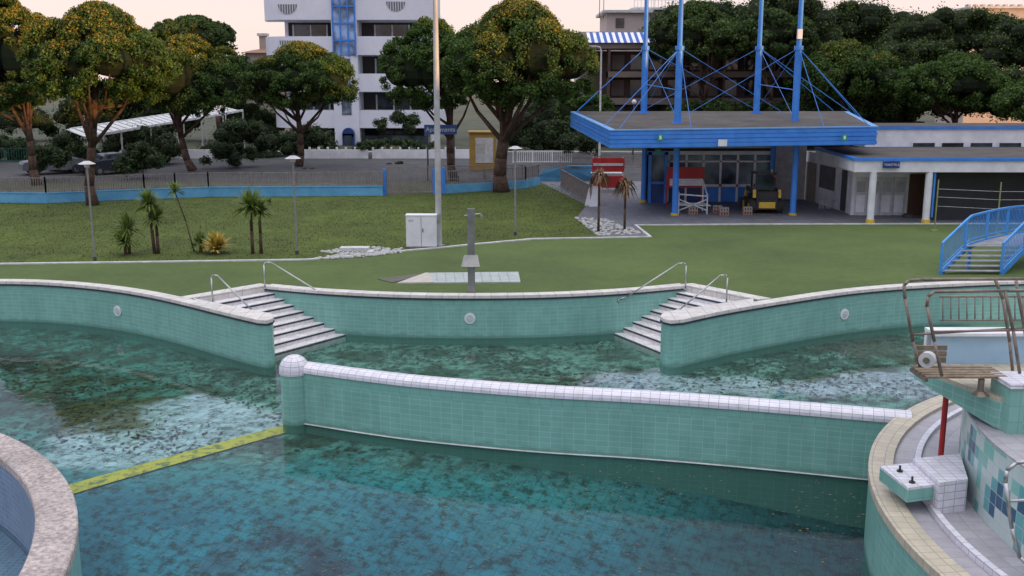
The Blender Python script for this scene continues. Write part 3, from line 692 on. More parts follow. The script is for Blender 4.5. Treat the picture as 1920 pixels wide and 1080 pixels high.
a=P(762,466); c=P(820,463); b=B(); b.box(a.x,c.x,a.y,a.y+.45,.08,1.28,white); b.box(a.x-.02,c.x+.02,a.y-.02,a.y+.48,1.28,1.33,white); b.box(a.x+.03,c.x-.03,a.y+.03,a.y+.42,0,.08,conc)
mid=(a.x+c.x)/2; b.box(mid-.008,mid+.008,a.y-.004,a.y+.01,.1,1.25,railm); b.box(mid+.05,mid+.08,a.y-.03,a.y,.65,.8,railm); b.box(a.x+.1,a.x+.3,a.y-.006,a.y,1.05,1.15,whited); b.obj('utility_cabinet')
par=empty('utility_kiosk'); y=74; x0,x1=xat(880,y),xat(930,y); yb_=M('kiosk_yellow',(.40,.25,.06),(.28,.18,.05),1.5,.8)
b=B(); b.box(x0,x1,y,y+1.6,0,2.75,yb_); b.box(x0-.1,x1+.1,y-.1,y+1.7,2.75,2.85,yb_); b.obj('walls',par)
b=B(); b.box(x0+.45,x1-.2,y-.03,y,.6,2.4,whited); b.box(x0+.5,x1-.8,y-.05,y-.03,1.3,2.0,M('poster',(.35,.32,.3),(.5,.48,.45),8)); b.obj('door_panel',par)
par=empty('apartment_sign'); y=66.5; x0,x1=xat(796,y),xat(857,y); z0,z1=Q(800,252,y).z,Q(800,234,y).z
b=B(); b.box(x0,x1,y,y+.08,z0,z1,M('sign_blue',(.03,.1,.3),(.025,.08,.25),2,.4)); b.beam((x0+.2,y+.12,0),(x0+.2,y+.12,z1),.1,.1,railm); b.beam((x1-.2,y+.12,0),(x1-.2,y+.12,z1),.1,.1,railm); b.obj('board',par)
text('Apartments',((x0+x1)/2,y-.02,(z0+z1)/2),.4,white,par)
def stones(name,pix,n,s0,s1,mat):
    poly=W(pix); xs=[p[0] for p in poly];ys=[p[1] for p in poly]; b=B(); c=0
    while c<n:
        x=random.uniform(min(xs),max(xs)); y=random.uniform(min(ys),max(ys))
        if not poly_in((x,y),poly): continue
        r=random.uniform(s0,s1); b.sphere((x,y,r*.4),r,mat,(1,random.uniform(.7,1.2),.6),6,4); c+=1
    return b.obj(name)
stn=M('white_stone',(.52,.52,.50),(.28,.28,.27),9,.9)
stones('white_stones',[(578,487),(640,478),(600,474),(680,464),(755,466),(758,474),(690,482),(640,486)],260,.04,.11,stn)
stones('white_stones',[(1080,410),(1140,412),(1165,425),(1215,440),(1120,443)],260,.04,.11,stn)
b=B(); a=P(632,478); b.box(a.x,a.x+1.35,a.y,a.y+.5,.0,.12,whited); b.box(a.x+.05,a.x+1.15,a.y+.3,a.y+.75,.12,.22,whited)
for i in range(6): b.box(a.x+.08+i*.18,a.x+.2+i*.18,a.y-.003,a.y+.5,.12,.15,conc)
b.obj('manhole_cover_slab')
# ---------------------------------------------------------------- shower
b=B(); pl=P(884,550); sm_=M('shower_metal',(.30,.30,.29),(.2,.2,.2),3,.4,metal=.6)
b.box(pl.x-.11,pl.x+.11,pl.y,pl.y+.16,0,Q(885,392,pl.y).z,sm_)
zz=Q(878,497,pl.y).z
b.add([(pl.x-.30,pl.y-.3,zz),(pl.x+.28,pl.y-.3,zz),(pl.x+.2,pl.y-.02,zz+.32),(pl.x-.22,pl.y-.02,zz+.32),(pl.x-.30,pl.y-.27,zz-.02),(pl.x+.28,pl.y-.27,zz-.02),(pl.x+.2,pl.y,zz+.29),(pl.x-.22,pl.y,zz+.29)],[(0,1,2,3),(7,6,5,4),(0,4,5,1),(1,5,6,2),(2,6,7,3),(3,7,4,0)],sm_)
zt_=Q(885,403,pl.y).z; b.path([(pl.x,pl.y+.08,zt_),(pl.x+.28,pl.y+.08,zt_+.03),(pl.x+.33,pl.y+.08,zt_-.04)],.018,steel); b.path([(pl.x,pl.y+.08,zt_),(pl.x-.2,pl.y+.08,zt_-.03)],.015,steel)
b.tube((pl.x+.33,pl.y+.08,zt_-.04),(pl.x+.33,pl.y+.08,zt_-.08),.05,steel)
b.obj('outdoor_shower')
b=B(); trayp=[P(745,533),P(976,531),P(972,512),P(800,514)]
b.prism([p[:2] for p in trayp],.0,.05,M('shower_tray',(.42,.46,.44),(.32,.36,.35),3,.5))
for i in range(9):
    q0=P(820+i*17,531); q1=P(818+i*16.6,514); b.beam((q0.x,q0.y,.056),(q1.x,q1.y,.056),.012,.012,conc)
b.prism([p[:2] for p in (P(745,533),P(815,532.5),P(803,514),P(798,514))],.05,.056,M('beige_mat',(.50,.46,.40),None,4,.8))
b.prism([p[:2] for p in (P(708,524),P(735,531),P(800,516),P(786,514.5))],.005,.03,M('worn_slab',(.14,.13,.11),(.09,.09,.07),5,.9)); b.obj('shower_tray')

# ---------------------------------------------------------------- garden plants
def yucca(u,v,h,r,mat=yucm,n=120,trunk=.07,lean=0,name='yucca_plant',droop=.5,wd=.042):
    p=P(u,v); par=empty(name); b=B(); top=Vector((p.x+lean,p.y,h))
    if h>.15: 
        md=p.lerp(top,.5)+Vector((-lean*.1,0,0)); b.tube((p.x,p.y,0),md,trunk,bark,trunk*.85); b.tube(md,top,trunk*.85,bark,trunk*.8); b.obj('stem',par,True)
    V=[]
    for i in range(n):
        a=random.uniform(0,6.28); el=random.uniform(-.5,1.4) if h>.15 else random.uniform(.1,1.4); L=r*random.uniform(.75,1.1)
        d=Vector((math.cos(a)*math.cos(el),math.sin(a)*math.cos(el),math.sin(el))); s=Vector((1,0,0)).lerp(d.cross(Vector((0,0,1))).normalized(),.6).normalized()*wd
        m_=top+d*L*.55; e=top+d*L+Vector((0,0,-droop*L*.35*math.cos(el)))
        V+= [top-s*.6,top+s*.6,m_+s,m_-s, m_-s,m_+s,e+s*.1,e-s*.1]
    quadmesh('leaves',np.array([tuple(q) for q in V]),mat,par)
yucca(243,476,.95,.75); yucca(236,478,.5,.65); yucca(290,476,1.9,.7,lean=-.1,n=160); yucca(297,476,1.35,.6); yucca(364,472,2.35,.45,lean=-.6,trunk=.03,n=70); yucca(377,473,.4,.45)
yucca(406,475,.12,.8,yelyuc,150); yucca(474,476,1.8,.8,n=190); yucca(490,476,1.6,.6,n=130)
for u,v,h in ((1122,436,2.35),(1171,432,1.95)):
    yucca(u,v,h,.6,M('dead_fronds',(.24,.15,.09),(.12,.08,.045),3,.9,island=.3),110,.06,name='dry_palm',droop=2.2)
yucca(506,384,.1,.3,name='small_plant',n=40)

# ---------------------------------------------------------------- pavilion
pav=empty('entrance_pavilion')
def zq(v,Y,u=960): return Q(u,v,Y).z
A_=Q(1072,211,56.5);B_=Q(1146,246,47.5);C_=Q(1643,239,47.8);D_=Q(1588,211,56.5)
poly=[A_,B_,C_,D_]; zt4=[p.z for p in poly]; TH=.8
b=B(); b.prism([p[:2] for p in poly],[z-TH for z in zt4],[z-.02 for z in zt4],blue)
cx_=sum(p.x for p in poly)/4; cy_=sum(p.y for p in poly)/4
def out(p,d): v=Vector((p.x-cx_,p.y-cy_,0)).normalized()*d; return (p.x+v.x,p.y+v.y)
for k in range(4):
    t0=.02+k*.195
    b.prism([out(p,.05+.03*(k%2)) for p in poly],[z-t0-.165 for z in zt4],[z-t0 for z in zt4],blue)
b.prism([out(p,.09) for p in poly],[z-.0 for z in zt4],[z+.06 for z in zt4],M('fascia_cap',(.12,.33,.68),None,2,.4))
b.obj('canopy_fascia',pav)
b=B(); b.prism([out(p,-.25) for p in poly],[z+.06 for z in zt4],[z+.075 for z in zt4],roofm); b.obj('canopy_roof',pav)
b=B()
for u in (1265,1486):
    p=P(u,404); b.tube((p.x,p.y,0),(p.x,p.y,3.5),.15,blue,n=16); b.tube((p.x,p.y,0),(p.x,p.y,.12),.2,yellow,n=16)
for u in (1206,1445):
    p=P(u,380); b.tube((p.x,p.y,0),(p.x,p.y,3.6),.14,blue,n=16); b.tube((p.x,p.y,0),(p.x,p.y,.15),.2,yellow,n=16)
b.obj('columns',pav)
b=B(); mast=[]
for u,v,Y in ((1207,213,55.2),(1270,233,50.0),(1418,213,55.2),(1490,233,50.0)):
    p=Q(u,v,Y); zn=zq(90,Y); b.tube((p.x,Y,p.z-.1),(p.x,Y,zn),.17,blue,n=14); b.tube((p.x,Y,zn),(p.x,Y,zn+7),.12,blue,r2=.09,n=12)
    b.tube((p.x,Y,p.z-.1),(p.x,Y,p.z+.08),.3,blue,n=14); b.tube((p.x,Y,zn-.1),(p.x,Y,zn+.1),.22,blue,n=12); mast.append((Vector((p.x,Y,p.z)),Vector((p.x,Y,zn))))
q=Q(1498,65,50); b.box(q.x-.1,q.x+.12,49.8,50,q.z-.2,q.z+.25,white)
b.obj('masts',pav)
b=B()
def stay(a,c,r=.018): b.tube(a,c,r,blue,n=5)
m0,m1,m2,m3=mast
rp_=lambda i,t,j: poly[i].lerp(poly[j],t)+Vector((0,0,.1))
stay(m0[1],rp_(0,.12,1)); stay(m0[1],rp_(0,.02,3)); stay(m1[1],rp_(0,.85,1)); stay(m1[1],rp_(1,.03,2)); stay(m1[1],rp_(1,.3,2))
stay(m3[1],rp_(2,.03,1)); stay(m3[1],rp_(2,.6,3)); stay(m2[1],rp_(3,.05,0)); stay(m3[1],rp_(1,.8,2)); stay(m2[1],rp_(3,.15,2))
for a,c in ((m0,m1),(m2,m3),(m0,m2),(m1,m3)): stay(a[1],c[0]+Vector((0,0,.2)),.012); stay(c[1],a[0]+Vector((0,0,.2)),.012)
for a,c in ((m0,m1),(m2,m3)): stay(a[1].lerp(a[0],.55),c[1].lerp(c[0],.55),.022)
b.obj('stay_cables',pav)
Yf=55.0
def bx(b,u0,u1,v0,v1,Y,mat,t=.06,vr=330):
    b.box(Q(u0,vr,Y).x,Q(u1,vr,Y).x,Y-t,Y,max(0.0,Q(0,v1,Y).z),Q(0,v0,Y).z,mat)
b=B(); bx(b,1205,1448,278,385,Yf+.1,dark,.05)
bx(b,1205,1448,283,290,Yf,white,.12)
b.box(xat(1205,Yf,330),xat(1448,Yf,330),Yf,Yf+2.2,2.9,3.0,whited)
b.obj('interior',pav)
b=B(); us=[1252,1286,1318,1350,1382,1414,1446]
for i in range(len(us)-1):
    bx(b,us[i]+2,us[i+1]-2,303,345,Yf,glassb,.03); bx(b,us[i]+2,us[i+1]-2,291,301,Yf,glassb,.03); bx(b,us[i]+2,us[i+1]-2,350,382,Yf,dblue if i<2 else blue,.05)
bx(b,1222,1247,290,380,Yf-.5,glassb,.03)
b.obj('windows',pav)
b=B()
for u in us: bx(b,u-2,u+2,288,384,Yf,white,.1)
bx(b,1250,1448,301,304,Yf,white,.1); bx(b,1250,1448,345,350,Yf,white,.1)
for u in (1218,1248): bx(b,u-3,u+3,285,384,Yf-.5,blue,.12)
bx(b,1215,1251,284,290,Yf-.5,blue,.12); bx(b,1215,1251,340,345,Yf-.5,blue,.1); bx(b,1222,1247,345,381,Yf-.5,dblue,.05)
b.obj('window_frames',pav)
gsn=M('exit_green',(.02,.3,.15),None,2,.4)
b=B()
for u in (1238,1583):
    q=Q(u,258,47.35); b.box(q.x-.12,q.x+.12,47.3,47.36,q.z-.14,q.z+.14,gsn); b.box(q.x-.05,q.x+.05,47.28,47.3,q.z-.08,q.z+.09,white)
q=Q(1355,268,47.3); b.box(q.x-.2,q.x+.2,47.26,47.36,q.z-.15,q.z+.15,white)
q=Q(1234,284,50.5); b.box(q.x-.15,q.x+.15,50.4,50.5,q.z-.1,q.z+.1,gsn)
b.obj('wall_signs',pav)

# ---------------------------------------------------------------- white service building
sb=empty('changing_rooms_building'); Yc=46.7
b=B(); zr=3.0
rp4=[(Q(1603,297,Yc-.3).x,Yc-.3),(30,Yc-.5),(30,54),(Q(1530,280,54).x,54)]
b.prism(rp4,zr-.62,zr-.1,white); b.obj('roof_fascia',sb)
b=B(); b.prism([(x+(-.08 if i in(0,3) else .0),y+(-.08 if i<2 else 0)) for i,(x,y) in enumerate(rp4)],zr-.1,zr+.03,blue); b.obj('roof_trim',sb)
b=B(); b.prism([(x+(.15 if i in(0,3) else 0),y+(.1 if i<2 else -.1)) for i,(x,y) in enumerate(rp4)],zr+.03,zr+.045,roofm); b.obj('roof',sb)
b=B()
for u in (1631,1735):
    p=P(u,419); b.tube((p.x,p.y,0),(p.x,p.y,zr-.62),.16,white,n=18); b.tube((p.x,p.y,0),(p.x,p.y,.2),.2,yellow,n=18)
p=P(1740,419); b.tube((p.x+.12,p.y-.05,.3),(p.x+.12,p.y-.05,zr-.6),.05,blue)
b.obj('columns',sb)
Yd=49.4
s1=P(1588,400); s2=P(1505,372); x0=xat(1598,Yd,350)
wl=B(); wl.box(x0,xat(1745,Yd,350),Yd,Yd+.2,0,zr-.62,white)
wl.add([(s1.x,s1.y,0),(s2.x,s2.y,0),(s2.x,s2.y,zr-.3),(s1.x,s1.y,zr-.62)],[(0,1,2,3)],white)
wl.add([(s1.x,s1.y,0),(x0,Yd,0),(x0,Yd,zr-.62),(s1.x,s1.y,zr-.62)],[(0,1,2,3)],white)
wl.box(xat(1448,56,330),xat(1510,56,330),56,56.2,0,3.3,whited)
wl.box(xat(1620,54),30,54.0,58,zr,zr+.98,white)
wl.obj('walls',sb)
b=B(); lv=Vector((s1.x-s2.x,s1.y-s2.y,0)); nrm=Vector((-lv.y,lv.x,0)).normalized()
if nrm.x>0: nrm=-nrm
def onside(t0,t1,z0,z1,mat,b):
    a=Vector(s2).lerp(Vector(s1),t0)+nrm*.03; c=Vector(s2).lerp(Vector(s1),t1)+nrm*.03
    b.add([(a.x,a.y,z0),(c.x,c.y,z0),(c.x,c.y,z1),(a.x,a.y,z1)],[(0,1,2,3)],mat)
onside(.38,.72,.9,2.1,M('noticeboard',(.14,.13,.14),(.09,.09,.1),3),b); onside(.05,.3,0,2.1,M('beige_door',(.3,.26,.22)),b); onside(.86,.97,.05,2.1,railm,b)
for i in range(4):
    u0=1604+i*24; bx(b,u0,u0+22,332,404,Yd-.01,whited,.05,350); bx(b,u0+3,u0+19,340,360,Yd-.06,M('frosted_glass',(.4,.42,.43),None,2,.3),.03,350)
    bx(b,u0+3,u0+19,366,398,Yd-.06,white,.02,350)
bx(b,1704,1732,326,408,Yd-.02,M('brown_door',(.10,.05,.03),None,2,.6),.06,350)
b.obj('doors',sb)
b=B(); Ysh=47.6; shm=M('dark_shutter',(.028,.03,.034),(.04,.042,.045),1,.6)
xs0=xat(1746,Ysh,370); b.box(xs0,30,Ysh,Ysh+.1,0,zr-.62,shm)
for i in range(22): b.box(xs0,30,Ysh-.02,Ysh,.08+i*.105,.13+i*.105,shm)
b.obj('shutter',sb)
b=B()
for u in range(1712,2000,54): bx(b,u,u+40,268,281,53.99,glass,.03,270)
b.obj('clerestory_windows',sb)
b=B(); b.box(xat(1616,54),30,53.9,58.1,zr+.98,zr+1.1,blue); b.box(xat(1620,54)+.1,30,54,58,zr+1.1,zr+1.12,roofm)
for u in range(1712,2000,54): 
    for k in (-3,41): bx(b,u+k,u+k+2,266,283,53.97,white,.03,270)
b.obj('upper_roof',sb)
b=B(); q=Q(1671,309,Yc-.45); b.box(q.x-.38,q.x+.38,Yc-.48,Yc-.43,q.z-.15,q.z+.15,dblue); b.obj('toilet_sign_board',sb)
text('TOILETTE',(q.x-.05,Yc-.5,q.z),.13,white,sb); text('↓',(q.x+.31,Yc-.5,q.z),.16,white,sb)

# ---------------------------------------------------------------- patio furniture
ld=empty('skid_steer_loader'); p=P(1438,402); x,y=p.x,p.y+.1
b=B()
for sx in (-.68,.68):
    for yy in (.35,1.5): b.tube((x+sx-.14,y+yy,.36),(x+sx+.14,y+yy,.36),.36,rubber,n=18); b.tube((x+sx-.15,y+yy,.36),(x+sx+.15,y+yy,.36),.17,yellow,n=12)
b.obj('wheels',ld)
b=B(); b.box(x-.52,x+.52,y+0,y+1.9,.22,.85,black); b.box(x-.5,x+.5,y-.02,y+.5,.85,1.12,black); b.box(x-.4,x+.4,y-.05,y-.0,.3,.6,yellow)
for i in range(5): b.box(x-.35,x+.35,y-.04,y-.02,.66+i*.08,.69+i*.08,railm)
for sx in (-.62,.62): b.beam((x+sx,y+.1,1.1),(x+sx,y+1.7,1.15),.12,.2,black); b.beam((x+sx,y+1.7,1.15),(x+sx,y+2.3,.3),.12,.18,yellow); b.beam((x+sx,y+.1,.8),(x+sx,y+.15,1.2),.14,.16,yellow)
b.box(x-.8,x+.8,y+2.2,y+2.7,.05,.55,railm); b.obj('body_and_arms',ld)
b=B()
for sx in (-.45,.45):
    for yy in (.45,1.5): b.beam((x+sx,y+yy,.85),(x+sx,y+yy,1.95),.07,.07,black)
b.box(x-.5,x+.5,y+.38,y+1.6,1.93,2.02,black); b.box(x-.42,x+.42,y+.44,y+.46,1.15,1.9,glass); b.box(x-.3,x+.3,y+.9,y+1.2,.9,1.5,rubber)
b.tube((x+.3,y+.5,2.02),(x+.3,y+.5,2.16),.05,yellow); b.box(x+.33,x+.48,y+.3,y+.38,1.8,1.9,red); b.obj('cab',ld)
b=B(); a=P(1272,402); c=P(1328,404)
for k,(xx,yy) in enumerate(((a.x,a.y),(c.x,a.y),(a.x,a.y+1.2),(c.x,a.y+1.2))): b.beam((xx,yy,0),(xx,yy,1.55 if k>1 else 1.0),.06,.06,whited)
b.beam((a.x,a.y,1.0),(c.x,a.y,.9),.06,.06,whited); b.beam((a.x,a.y+1.2,1.5),(c.x,a.y+1.2,1.5),.1,.06,whited); b.beam((a.x,a.y,1.0),(a.x,a.y+1.2,1.5),.06,.06,whited); b.beam((c.x,a.y,.9),(c.x,a.y+1.2,1.5),.06,.06,whited)
for i in range(6): b.beam((a.x,a.y+.1+i*.2,.45),(c.x+.2,a.y+.1+i*.2,.42),.08,.03,whited)
b.beam((a.x,a.y,.2),(c.x,a.y,.75),.05,.05,whited); b.beam((a.x,a.y,.75),(c.x,a.y,.2),.05,.05,whited); b.obj('stacked_white_frames')
b=B(); bx(b,1250,1320,313,352,53.2,red,.08); bx(b,1256,1318,335,348,53.1,white,.05); b.beam((xat(1252,53.2),53.2,0),(xat(1252,53.2),53.2,1.6),.06,.06,red); b.beam((xat(1318,53.2),53.2,0),(xat(1318,53.2),53.2,1.6),.06,.06,red); b.obj('red_display_board')
kp=empty('red_kiosk'); b=B(); bx(b,1110,1170,296,322,60.5,red,.1); bx(b,1112,1168,330,352,60.5,red,.1); b.box(xat(1110,60.5),xat(1170,60.5),60.5,61.5,1.0,1.05,whited); b.obj('panels',kp)
b=B()
for u in (1112,1168): b.beam((xat(u,60.5),60.45,0),(xat(u,60.5),60.45,2.0),.08,.08,whited)
bx(b,1112,1168,306,311,60.38,whited,.03); b.obj('frame',kp)
b=B()
for i,(u,v) in enumerate(((1098,386),(1106,388))):
    p=P(u,v); b.add([(p.x-.05,p.y,0),(p.x+.4,p.y+.1,0),(p.x+.65,p.y+.5,1.0),(p.x+.2,p.y+.4,1.0)],[(0,1,2,3)],white)
b.obj('leaning_boards')
for u,v in ((1345,400),(1358,404),(1402,403),(1300,402)):
    p=P(u,v); b=B(); b.box(p.x-.22,p.x+.22,p.y,p.y+.35,0,.2,M('clay_block',(.38,.22,.16),(.28,.17,.13),3,.9)); b.box(p.x-.2,p.x+.22,p.y+.02,p.y+.33,.2,.38,M('clay_block_grey',(.35,.3,.27)))
    for dx in (-.15,-.02,.11): b.box(p.x+dx-.01,p.x+dx+.06,p.y-.006,p.y,.05,.15,dark); b.box(p.x+dx,p.x+dx+.06,p.y+.012,p.y+.02,.23,.34,dark)
    b.obj('hollow_block')
for u in (1540,1553,1566):
    p=P(u,392); b=B(); b.tube((p.x,p.y,.42),(p.x,p.y,.46),.15,whited,n=14)
    for i in range(4): t=i*1.57; b.beam((p.x+.12*math.cos(t),p.y+.12*math.sin(t),0),(p.x+.1*math.cos(t),p.y+.1*math.sin(t),.42),.03,.03,whited)
    b.obj('plastic_stool')
p=P(1700,408); b=B(); b.box(p.x-.2,p.x+.2,p.y-.2,p.y+.1,0,.16,railm); b.box(p.x-.14,p.x+.14,p.y-.16,p.y+.06,.16,.2,black); b.obj('storage_box')
b=B(); n0=P(1752,433); n1=P(1868,440); nm=M('net_pole',(.3,.32,.12),(.2,.22,.1),2,.5)
for q in (n0,n1,): b.tube((q.x,q.y,0),(q.x,q.y,2.25),.03,nm); b.tube((q.x,q.y,0),(q.x,q.y,.05),.16,nm,n=14)
for z in (1.1,1.5,1.85): b.tube((n0.x,n0.y,z),(n1.x,n1.y,z),.01,whited,n=4); b.tube((n1.x,n1.y,z),(n1.x+4,n1.y,z),.01,whited,n=4)
b.obj('net_posts')

# ---------------------------------------------------------------- blue footbridge
fb=empty('blue_footbridge'); s=P(1762,515); bblue=M('bridge_blue',(.07,.30,.68),(.05,.23,.57),2,.4)
tv=Vector((.80,.60,0)); wv=Vector((2.05,-.05,0))
def dz(t): return .08+.80*min(1,t/1.7) if t<1.7 else .88+.10*math.sin(min(1,(t-1.7)/5)*math.pi)
def bp_(t,k,z=0): q=s+tv*t+wv*k; return Vector((q.x,q.y,z))
b=B(); stp=M('grey_step',(.42,.42,.44),(.3,.3,.32),3,.7)
for i in range(6):
    t=.05+i*.29; z=.14+i*.145; b.prism([bp_(t,.02)[:2],bp_(t,.98)[:2],bp_(t+.25,.98)[:2],bp_(t+.25,.02)[:2]],z-.04,z,stp)
for i in range(24):
    t=1.8+i*.28; z=dz(t); b.prism([bp_(t,.02)[:2],bp_(t,.98)[:2],bp_(t+.26,.98)[:2],bp_(t+.26,.02)[:2]],z-.04,z,stp)
b.obj('deck_boards',fb); b=B()
for kk in (0,1):
    ts=[i*.25 for i in range(36)]
    for a,c in zip(ts[:-1],ts[1:]):
        for dzz,ww,hh in ((-.05,.06,.2),(1.0,.07,.07),(.16,.04,.04)):
            b.beam(bp_(a,kk,dz(a)+dzz),bp_(c,kk,dz(c)+dzz),ww,hh,bblue)
    for i in range(88): t=.02+i*.1; b.beam(bp_(t,kk,dz(t)+.1),bp_(t,kk,dz(t)+.98),.02,.02,bblue)
    for i in range(7): t=.02+i*1.4; b.beam(bp_(t,kk,0 if i==0 else dz(t)-.1),bp_(t,kk,dz(t)+1.02),.08,.08,bblue)
for t in (1.8,8):
    for kk in (0,1): b.beam(bp_(t,kk,0),bp_(t,kk,.85),.1,.1,bblue)
b.obj('railings',fb)

# ---------------------------------------------------------------- white apartment building
ap=empty('white_apartment_building'); Y=104
def X(u,Y=104): return Q(u,150,Y).x
def Z(v,Y=104): return max(0,Q(960,v,Y).z)
wsh=M('white_plaster',(.74,.75,.82),(.66,.67,.74),.5,.8)
b=B(); ztop=Z(-5); b.box(X(528),X(625),Y+2.5,Y+14,0,ztop,wsh); b.box(X(672),X(800),Y+2.5,Y+14,0,ztop,wsh); b.box(X(625),X(672),Y-.2,Y+14,0,ztop+2,wsh); b.obj('walls',ap)
def stad(u0,u1,rl,rr,yf,yb):
    x0,x1=X(u0),X(u1); pts=[]
    if rl: r=3.0; pts+=[(x0+r-r*math.cos(t),yf+r-r*math.sin(t)) for t in [math.pi/2*i/8 for i in range(9)]]
    else: pts+=[(x0,yf)]
    if rr: r=3.0; pts+=[(x1-r+r*math.sin(t),yf+r-r*math.cos(t)) for t in [math.pi/2*i/8 for i in range(9)]]
    else: pts+=[(x1,yf)]
    pts+=[(x1,yb),(x0,yb)]; return pts
b=B()
for vt,vb in ((-40,37),(68,103),(138,172),(207,240)):
    l=(vt>100); u0=490 if not l else 503
    b.prism(stad(u0,625,True,False,Y,Y+4),Z(vb),Z(vt),wsh); b.prism(stad(672,822 if not l else 838,False,True,Y,Y+4),Z(vb),Z(vt),wsh)
b.obj('balconies',ap)
b=B()
for v0,v1 in ((40,70),(105,138),(174,207),(243,280)):
    b.box(X(535),X(618),Y+2.45,Y+2.5,Z(v1),Z(v0),dark); b.box(X(674),X(790),Y+2.45,Y+2.5,Z(v1),Z(v0),dark)
    for a,c in ((545,575),(580,606),(700,730),(733,762)): b.box(X(a),X(c),Y+2.38,Y+2.44,Z(v1),Z(v0+4),glass)
b.obj('windows',ap)
b=B()
for v0,v1 in ((40,70),(105,138),(174,207)):
    for a in (543,576,607,698,731,763): b.box(X(a),X(a+3),Y+2.34,Y+2.45,Z(v1),Z(v0+4),whited)
for u,v in ((545,8),(745,3),(745,74),(545,76)):
    c=Vector((X(u),Y-.02,Q(960,v,Y).z)); r=.95
    b.add([(c.x+r*math.cos(math.pi+math.pi*i/16),Y-.03,c.z+r*math.sin(math.pi+math.pi*i/16)) for i in range(17)],[tuple(range(17))],M('hatch_grey',(.2,.2,.22)))
    for k in range(-3,4):
        xx=c.x+k*.25; hh=math.sqrt(max(0,r*r-(k*.25)**2)); b.box(xx-.03,xx+.03,Y-.07,Y-.035,c.z-hh,c.z,wsh)
b.obj('balcony_openings',ap)
b=B()
b.box(X(629),X(668),Y-.28,Y-.2,Z(104),Z(-30),glassmat('blue_glass',(.14,.22,.36),.15))
for u in (627,641,655,668): b.box(X(u),X(u+2.5),Y-.38,Y-.2,Z(106),Z(-30),blue)
for v in range(-20,108,32): b.box(X(627),X(670),Y-.36,Y-.2,Z(v+1.5),Z(v-1.5),blue)
b.box(X(640),X(658),Y-.26,Y-.2,Z(215),Z(110),glassmat('blue_glass2',(.2,.25,.33),.15))
b.obj('stair_window',ap)
b=B(); b.box(X(641),X(663),Y-.9,Y-.2,0,Z(250),dblue); b.tube((X(652),Y-.9,Z(250)),(X(652),Y-.2,Z(250)),X(663)-X(652),dblue,n=20); b.box(X(645),X(659),Y-1.0,Y-.9,0,Z(253),glass); b.box(X(672),X(800),Y+.8,Y+1.2,0,Z(255),glass); b.obj('entrance',ap)
# ---------------------------------------------------------------- right hotel block
rb=empty('hotel_block'); Y=100; beige=M('beige_plaster',(.19,.145,.13),(.14,.11,.10),.6,.85); brown=M('brown_plaster',(.09,.055,.045),(.06,.038,.034),.6,.85)
b=B(); b.box(X(1105,Y),X(1740,Y),Y+2,Y+14,0,Z(95,Y),brown); b.obj('walls',rb)
b=B()
for v0,v1 in ((134,145),(184,196),(228,238)): b.box(X(1140,Y),X(1740,Y),Y,Y+2,Z(v1,Y),Z(v0,Y),beige)
for u in range(1140,1740,72): b.box(X(u,Y),X(u+4,Y),Y+.05,Y+2,0,Z(92,Y),brown)
b.box(X(1100,Y),X(1240,Y),Y,Y+5,Z(91,Y),Z(80,Y),beige); b.box(X(1240,Y),X(1740,Y),Y,Y+4,Z(104,Y),Z(99,Y),brown)
b.obj('balconies',rb)
b=B()
for v0,v1 in ((102,130),(150,180),(200,228)):
    for i,u in enumerate(range(1150,1720,36)): b.box(X(u,Y),X(u+24,Y),Y+1.93,Y+2,Z(v1,Y),Z(v0,Y),glass if (i*7)%5 else beige)
b.obj('windows',rb)
b=B(); aw=M('awning_blue',(.04,.1,.4)); k=0
for u in range(1102,1224,6): 
    a,c=X(u,Y),X(u+6,Y); b.add([(a,Y-.2,Z(80,Y)),(c,Y-.2,Z(80,Y)),(c,Y+3,Z(58,Y)),(a,Y+3,Z(58,Y))],[(0,1,2,3)],aw if k%2 else white); k+=1
b.obj('striped_awning',rb)
ub=empty('pale_apartment_building'); Y=125; pk=M('pink_plaster',(.5,.42,.38),(.42,.35,.32),.5,.85)
b=B(); b.box(X(1136,Y),X(1215,Y),Y,Y+10,0,Z(24,Y),pk); b.box(X(1128,Y),X(1222,Y),Y-.5,Y+10.5,Z(24,Y),Z(19,Y),whited); b.box(X(1190,Y),X(1300,Y),Y+3,Y+14,0,Z(18,Y),pk); b.box(X(1185,Y),X(1305,Y),Y+2,Y+14.5,Z(16,Y),Z(12,Y),whited)
b.box(X(1085,Y),X(1140,Y),Y+2,Y+10,0,Z(58,Y),pk)
b.obj('walls',ub)
b=B(); b.box(X(1152,Y),X(1168,Y),Y-.08,Y,Z(52,Y),Z(34,Y),glass); b.box(X(1100,Y),X(1130,Y),Y+1.9,Y+2,Z(78,Y),Z(62,Y),glass); b.obj('windows',ub)
b=B(); fence(b,[Vector((X(1190,Y),Y+2.2,Z(12,Y))),Vector((X(1300,Y),Y+2.2,Z(12,Y)))],0,.9,.4,white,2,.03)
for u,v in ((1127,0),(1135,-10)): b.tube((X(u,Y),Y+4,Z(30,Y)),(X(u,Y),Y+4,Q(960,v-20,Y).z),.04,railm)
b.obj('roof_railing',ub)
ub=empty('distant_building'); Y=150
b=B(); b.box(X(1812,Y),X(2100,Y),Y,Y+10,0,Z(16,Y),pk); b.box(X(1806,Y),X(2100,Y),Y-.4,Y+10,Z(16,Y),Z(12,Y),whited)
for u in range(1820,2000,14): b.box(X(u,Y),X(u+5,Y),Y+3,Y+4,Z(12,Y),Z(5,Y),pk)
b.obj('walls',ub)
ub=empty('distant_house'); Y=125; tan_=M('tan_plaster',(.38,.32,.26))
